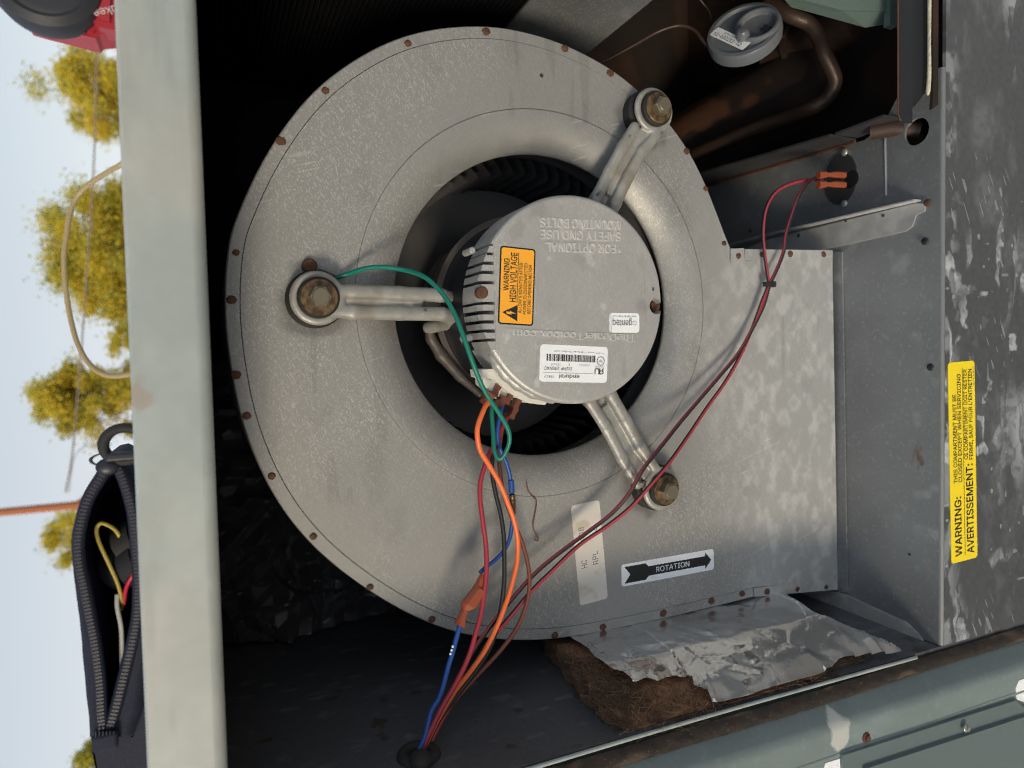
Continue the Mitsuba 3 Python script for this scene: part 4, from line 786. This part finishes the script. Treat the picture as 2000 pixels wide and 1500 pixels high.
put(f'{bk}__front_leg', prism(pts_d([(1755, -60), (1782, -60), (1781, 240), (1762, 240), (1755, 226)], .400)[:, :2], -.4015, -.3995), 'black_paint', label='front leg with a rust worn edge')
put(f'{bk}__worn_edge', tube(path([(1754, -60, .3998), (1754, 224, .3998), (1759, 236, .3998)]), .0007, 6), 'rusty_steel', 30)
rg = thing('rope_seal', 'white woven rope seal beside the black bracket', 'seal')
put(f'{rg}__rope', tube(catmull(path([(1817, -60, .396), (1817, 0, .396), (1817, 90, .396), (1816, 150, .396), (1813, 186, .397)]), 10), np.r_[np.full(38, .0022), np.linspace(.0022, .0010, 3)], 12), 'rope', True)
put(f'{rg}__rust_strip', prism(pts_d([(1821, -60), (1831, -60), (1830, 205), (1818, 214), (1820, 190)], .3935)[:, :2], -.395, -.3925), 'rust')

# ------------------------------------------------------------------ on the roof: tool bag, power tool, cable
tb = thing('tool_bag', 'black zippered tool bag standing open on the roof of the unit', 'bag')
zl = [(214, 905), (201, 926), (173, 973), (158, 1024), (153, 1061), (156, 1103), (166, 1150), (175, 1197), (184, 1243), (191, 1290), (196, 1337), (198, 1383), (201, 1424)]
zr = [(219, 902), (231, 914), (243, 940), (254, 977), (261, 1010), (266, 1061), (270, 1110), (271, 1150), (269, 1197), (261, 1243), (250, 1290), (238, 1337), (226, 1383), (212, 1424)]
ol = [(206, 896), (194, 914), (160, 985), (143, 1040), (141, 1061), (142, 1103), (147, 1150), (153, 1197), (158, 1243), (163, 1290), (168, 1337), (171, 1383), (175, 1440)]
orr = [(226, 892), (246, 905), (262, 935), (275, 977), (284, 1010), (292, 1061), (297, 1110), (299, 1150), (298, 1197), (296, 1243), (292, 1290), (288, 1337), (280, 1383), (260, 1440)]
BD = .45
def side(P, d, n=80):
    c_ = catmull(pts_d(P, d), 8); s_ = np.r_[0, np.cumsum(np.linalg.norm(np.diff(c_, axis=0), axis=1))]; q_ = np.linspace(0, s_[-1], n)
    return np.stack([np.interp(q_, s_, c_[:, k]) for k in range(3)], 1)
ll, rr = side(zl, BD), side(zr, BD); lo_, ro_ = side(ol, BD + .004), side(orr, BD + .004)
def ringed(l, r): return np.vstack([l, r[::-1]])
loop, oloop = ringed(ll, rr), ringed(lo_, ro_); cen = loop.mean(0)
lay = [loop + [0, 0, -.001]]
for t in np.linspace(.1, 1, 7):
    k = 1 - .38 * t ** 2; lay.append(cen + (loop - cen) * [k, k, 1] + [0.004 * t, 0, -.085 * math.sin(t * np.pi / 2)])
inner = np.array(lay + [np.repeat((cen + [.004, 0, -.086])[None], len(loop), 0)])
inner = np.concatenate([inner, inner[:, :1]], 1)
put(f'{tb}__lining', grid_mesh(inner), 'bag_lining', True)
oc = oloop.mean(0); mid = (loop * .45 + oloop * .55) + [0, 0, .0035]
sh_ = [loop + [0, 0, -.0008], mid, oloop, oc + (oloop - oc) * [1.03, 1.01, 1] + [0, 0, -.03], oc + (oloop - oc) * [1.0, 1.0, 1] + [0, 0, -.07], oc + (oloop - oc) * [.8, .9, 1] + [0, 0, -.10], oc + (oloop - oc) * [.1, .2, 1] + [0, 0, -.105]]
sh_ = np.array([s_ + .0016 * (meshkit.fbm(s_ * 70, 3, 2)[:, None] - .5) * [1, 1, 1] for s_ in sh_]); sh_ = np.concatenate([sh_, sh_[:, :1]], 1)
put(f'{tb}__shell', grid_mesh(sh_), 'bag_fabric', True)
ec = [at_d(x, y, BD + .004) for x, y in [(175, 1425), (205, 1424), (250, 1424), (290, 1380)]]; fc = [at_d(x, y, BD + .008) for x, y in [(178, 1475), (192, 1505), (200, 1580), (300, 1580)]]
put(f'{tb}__end_panel', hull(np.vstack([np.array(ec) - [0, 0, .003], np.array(fc) - [0, 0, .004], np.array(ec) - [0, 0, .07], np.array(fc) - [0, 0, .07]])), 'bag_fabric', 30)
put(f'{tb}__zip_stop', rbox(at_d(181, 1468, BD - .003), at_d(231, 1423, BD - .003) + [0, 0, .003], .0022), 'bag_fabric', 30, label='stitched fabric stop at the end of the zip')
for i_ in range(6): put(f'{tb}__stop_stitch', tube(path([(186 + i_ * 7, 1462, BD - .0062), (187 + i_ * 7, 1428, BD - .0062)]), .0005, 5), 'zipper', True)
def teeth(line):
    seg = np.linalg.norm(np.diff(line, axis=0), axis=1); s_ = np.r_[0, np.cumsum(seg)]; ms = []
    for q_ in np.arange(.003, s_[-1] - .002, .0021):
        p_ = np.array([np.interp(q_, s_, line[:, k]) for k in range(3)]); t_ = np.array([np.interp(q_ + .0005, s_, line[:, k]) for k in range(3)]) - p_; t_ /= np.linalg.norm(t_)
        n_ = np.cross(t_, [0, 0, 1]); ms.append(hull([p_ + n_ * a_ + t_ * b_ + np.array([0, 0, c_]) for a_ in (-.0017, .0017) for b_ in (-.0006, .0006) for c_ in (0, .0014)]))
    return join(*ms)
for line in (ll, rr): put(f'{tb}__zip_tape', tube(line, .0034, 8), 'bag_lining', True)
for line in (ll + [0, 0, .0022], rr + [0, 0, .0022]): labels[put(f'{tb}__zip_teeth', teeth(line), 'zipper', False)] = {'kind': 'stuff'}
put(f'{tb}__zip_pull', rbox(at_d(206, 902, BD - .006), at_d(268, 880, BD - .006) + [0, 0, .004], .0015), 'zipper', 25)
tr = trimesh.creation.torus(major_radius=.0095, minor_radius=.0028, major_sections=36, minor_sections=12); tr.vertices = tr.vertices * [1.1, 1, 1]; tr.apply_translation(at_d(243, 868, BD - .002)); put(f'{tb}__ring', tr, 'rubber', True)
tr = trimesh.creation.torus(major_radius=.0062, minor_radius=.0008, major_sections=30, minor_sections=8); tr.vertices = tr.vertices * [1.2, .55, 1]; tr.apply_translation(at_d(207, 897, BD - .003)); put(f'{tb}__wire_loop', tr, 'zipper', True)
sl = trimesh.creation.icosphere(subdivisions=2); sl.vertices = sl.vertices * [.006, .005, .003] + at_d(210, 912, BD - .003); put(f'{tb}__zip_slider', sl, 'zipper', True)
for lab, P, m, r in [('olive yellow wire looping up inside the tool bag', [(240, 1085, .47), (236, 1055, .468), (222, 1032, .465), (200, 1022, .463), (189, 1032, .463), (192, 1055, .463), (210, 1095, .464), (228, 1135, .466), (236, 1165, .468), (238, 1190, .475)], 'wire_yellow', .0012),
                     ('grey white wire below the yellow loop in the tool bag', [(228, 1160, .468), (230, 1190, .467), (237, 1230, .467), (238, 1270, .468), (238, 1310, .472)], 'wire_white', .0014), ('bright red wire in the tool bag beside the rail', [(268, 1110, .462), (255, 1130, .463), (246, 1150, .466), (242, 1180, .472)], 'wire_pink', .0012)]:
    wire(lab, P, r, m)
hd = thing('hand_tool', 'dark cylindrical tool handle lying in the open bag', 'tool')
put(f'{hd}__grip', tube(path([(232, 1110, .485), (290, 1080, .470)]), [.014, .014], 24), 'dark_plastic', 30); put(f'{hd}__collar', tube(path([(240, 1065, .478), (275, 1048, .474)]), [.012, .013], 20), 'rubber', 30)
pw = thing('power_tool', 'red and dark grey cordless power tool on the roof of the unit', 'power tool')
PD = .44
red = [(30, -60), (46, 34), (80, 44), (120, 54), (150, 63), (186, 72), (192, 64), (222, 62), (226, -60)]
def slab(P, d0, d1, bev):
    g = Polygon(pts_d(P, d1)[:, :2]).buffer(0); i = g.buffer(-bev, join_style=2); return join(prism(g, -d0, -d1 - bev), prism(i, -d1 - bev, -d1))
put(f'{pw}__body', slab(red, PD + .022, PD, .002), 'red_plastic', 25)
put(f'{pw}__step', slab([(168, -60), (160, 16), (190, 48), (226, 54), (230, -60)], PD + .01, PD - .008, .003), 'red_plastic', 25)
put(f'{pw}__vent', prism(pts_d([(128, 44), (134, 56), (168, 66), (172, 58), (150, 46)], PD)[:, :2], -PD, -PD + .0008), 'dark_plastic')
put(f'{pw}__slot', prism(pts_d([(170, 22), (174, 27), (186, 18), (182, 13)], PD - .008)[:, :2], -PD + .008, -PD + .0088), 'dark_plastic')
c = at_d(86, -51, PD - .012); rr_ = np.linalg.norm(at_d(86, 53, PD - .012) - c)
put(f'{pw}__barrel', lathe([(rr_ * .96, -PD - .004), (rr_ * 1.0, -PD + .004), (rr_ * .94, -PD + .010), (rr_ * .80, -PD + .013), (rr_ * .72, -PD + .0115), (rr_ * .6, -PD + .0125), (0, -PD + .013)], c[:2], 72), 'dark_plastic', 30)
fr = sheet_frame((280, -2), (180, 20), (284, 16), PD - .0085)
put(f'{pw}__lettering', write('Milwaukee', fr, 0, 0, 1, .9, 0, depth=.0003), 'tool_ink', False)
rc = wire('tan cable looping above the top rail against the sky', [(262, 300, .425), (236, 322, .422), (212, 335, .43), (180, 355, .44), (158, 375, .445), (143, 398, .447), (135, 425, .447), (130, 460, .447), (125, 495, .447), (126, 540, .447), (132, 590, .447), (141, 635, .445), (152, 672, .442), (168, 703, .438), (190, 725, .434), (220, 735, .43), (262, 730, .425)], .0014, 'wire_tan', name='loose_cable', cat='cable')

# ------------------------------------------------------------------ beyond: trees, pole, overhead lines
def far(X, Y, dist):
    r = ray(X, Y); r = r / np.linalg.norm([r[0], r[1], r[2]]); return W(r * dist)
def tree(label, box_px, dist, seed, mixw, dens, trunkw=.10):
    g = np.random.default_rng(seed); k = thing('tree', label, 'tree', group='trees beyond the unit')
    x0, x1, y0, y1 = box_px; px = dist / 1450.0
    base = far(412, (y0 + y1) / 2, dist); base[2] = 0.0
    topz = far(x0, (y0 + y1) / 2, dist)[2]; botz = far(x1, (y0 + y1) / 2, dist)[2]; half = abs(far(x1, y0, dist)[0] - far(x1, y1, dist)[0]) / 2
    cz, hz = (topz + botz) / 2, (topz - botz) / 2
    trunk = [base, base + [.1, 0, botz * .5], base + [0, .1, botz + hz * .6], base + [.1, 0, botz + hz * 1.3]]
    ms = [tube(catmull(trunk, 5), np.linspace(trunkw * 1.6, trunkw * .4, 16), 8)]
    clumps = []
    for i in range(int(40 * dens)):
        u = g.normal(0, 1, 3); u /= np.linalg.norm(u); r = g.uniform(.25, 1.08) ** .6
        wd = 1 - .35 * max(u[2] * r, 0)
        c = np.array([base[0] + u[0] * r * half * wd * .86, base[1] + u[1] * r * half * .8, cz + u[2] * r * hz * .9]); clumps.append((c, g.uniform(.13, .36) * min(half, hz)))
        s = trunk[2] + (trunk[3] - trunk[2]) * g.random() - [0, 0, .3 * hz * g.random()]
        ms.append(tube(catmull([s, (s + c) / 2 + g.normal(0, .08, 3) * half, c], 4), np.linspace(trunkw * .35, trunkw * .08, 9), 5))
    put(f'{k}__trunk', join(*ms), 'bark', True, world=True)
    names = ('leaf_gold', 'leaf_green', 'leaf_dark'); verts = {n_: [] for n_ in names}
    for c, r in clumps:
        nl = int(300 * dens); pw_ = np.array(mixw) * g.uniform(.3, 1.7, 3); pw_ /= pw_.sum()
        for q in range(nl):
            p_ = c + g.normal(0, .52, 3) * r * np.array([1, 1, .8])
            e = g.normal(0, 1, 3); e /= np.linalg.norm(e); f_ = np.cross(e, g.normal(0, 1, 3)); f_ /= np.linalg.norm(f_); sz = g.uniform(.6, 1.3) * .0023 * dist
            verts[names[g.choice(3, p=pw_)]] += [p_ - e * sz, p_ + f_ * sz * .5, p_ + e * sz, p_ - f_ * sz * .5]
    for n_ in names:
        if verts[n_]:
            v_ = np.array(verts[n_]); i = np.arange(len(v_) // 4) * 4
            key = put(f'{k}__crown', M(v_, np.vstack([np.stack([i, i + 1, i + 2], 1), np.stack([i, i + 2, i + 3], 1)])), n_, False, world=True)
            labels[key] = {'kind': 'stuff'}
tree('golden tree highest in the picture, nearest the power tool', (66, 285, 112, 312), 30, 1, (.55, .38, .07), 1.1)
tree('broad golden green tree behind the tan cable loop', (62, 330, 345, 640), 32, 2, (.42, .46, .12), 2.0)
tree('green yellow tree between the cable loop and the tool bag', (28, 320, 690, 850), 30, 3, (.40, .42, .18), 1.5)
tree('yellow green tree standing behind the utility pole', (72, 290, 930, 1105), 34, 4, (.52, .40, .08), 1.1)
tree('small dull green tree at the lower corner behind the bag', (104, 330, 1372, 1500), 34, 5, (.18, .50, .32), .9)
tree('low golden shrub like tree between the two tallest trees', (196, 330, 620, 720), 36, 6, (.55, .40, .05), .7)
up_ = thing('utility_pole', 'orange brown wooden utility pole behind the tool bag', 'utility pole')
b_ = far(412, 962, 27); b_[2] = 0; put(f'{up_}__pole', tube([b_, b_ + [0, 0, 5.0], b_ + [0, 0, 14]], [.16, .14, .10], 16), 'pole_wood', True, world=True)
hz_ = far(166, 962, 27)[2]; put(f'{up_}__sleeve', tube([[b_[0], b_[1] - .0, hz_ - 1.6], [b_[0], b_[1], hz_ + .25]], .19, 16), 'pole_wood', 30, world=True)
put(f'{up_}__clamp', tube([[b_[0], b_[1], hz_ - .9], [b_[0], b_[1], hz_ - .7]], .22, 16), 'line_cable', 30, world=True)
for lab, P in [('thick overhead cable running from the pole past all the trees', [(128, 962), (142, 880), (156, 720), (172, 500), (184, 300), (189, 88), (194, -120)]), ('thin overhead cable sloping down from the pole to the rail', [(134, 962), (150, 884), (205, 862), (275, 830)])]:
    k = thing('overhead_cable', lab, 'cable', 'overhead cables on the pole'); put(f'{k}__line', tube(catmull([far(x, y, 26.9) for x, y in P], 6), .028 if 'thick' in lab else .014, 6), 'line_cable', True, world=True)
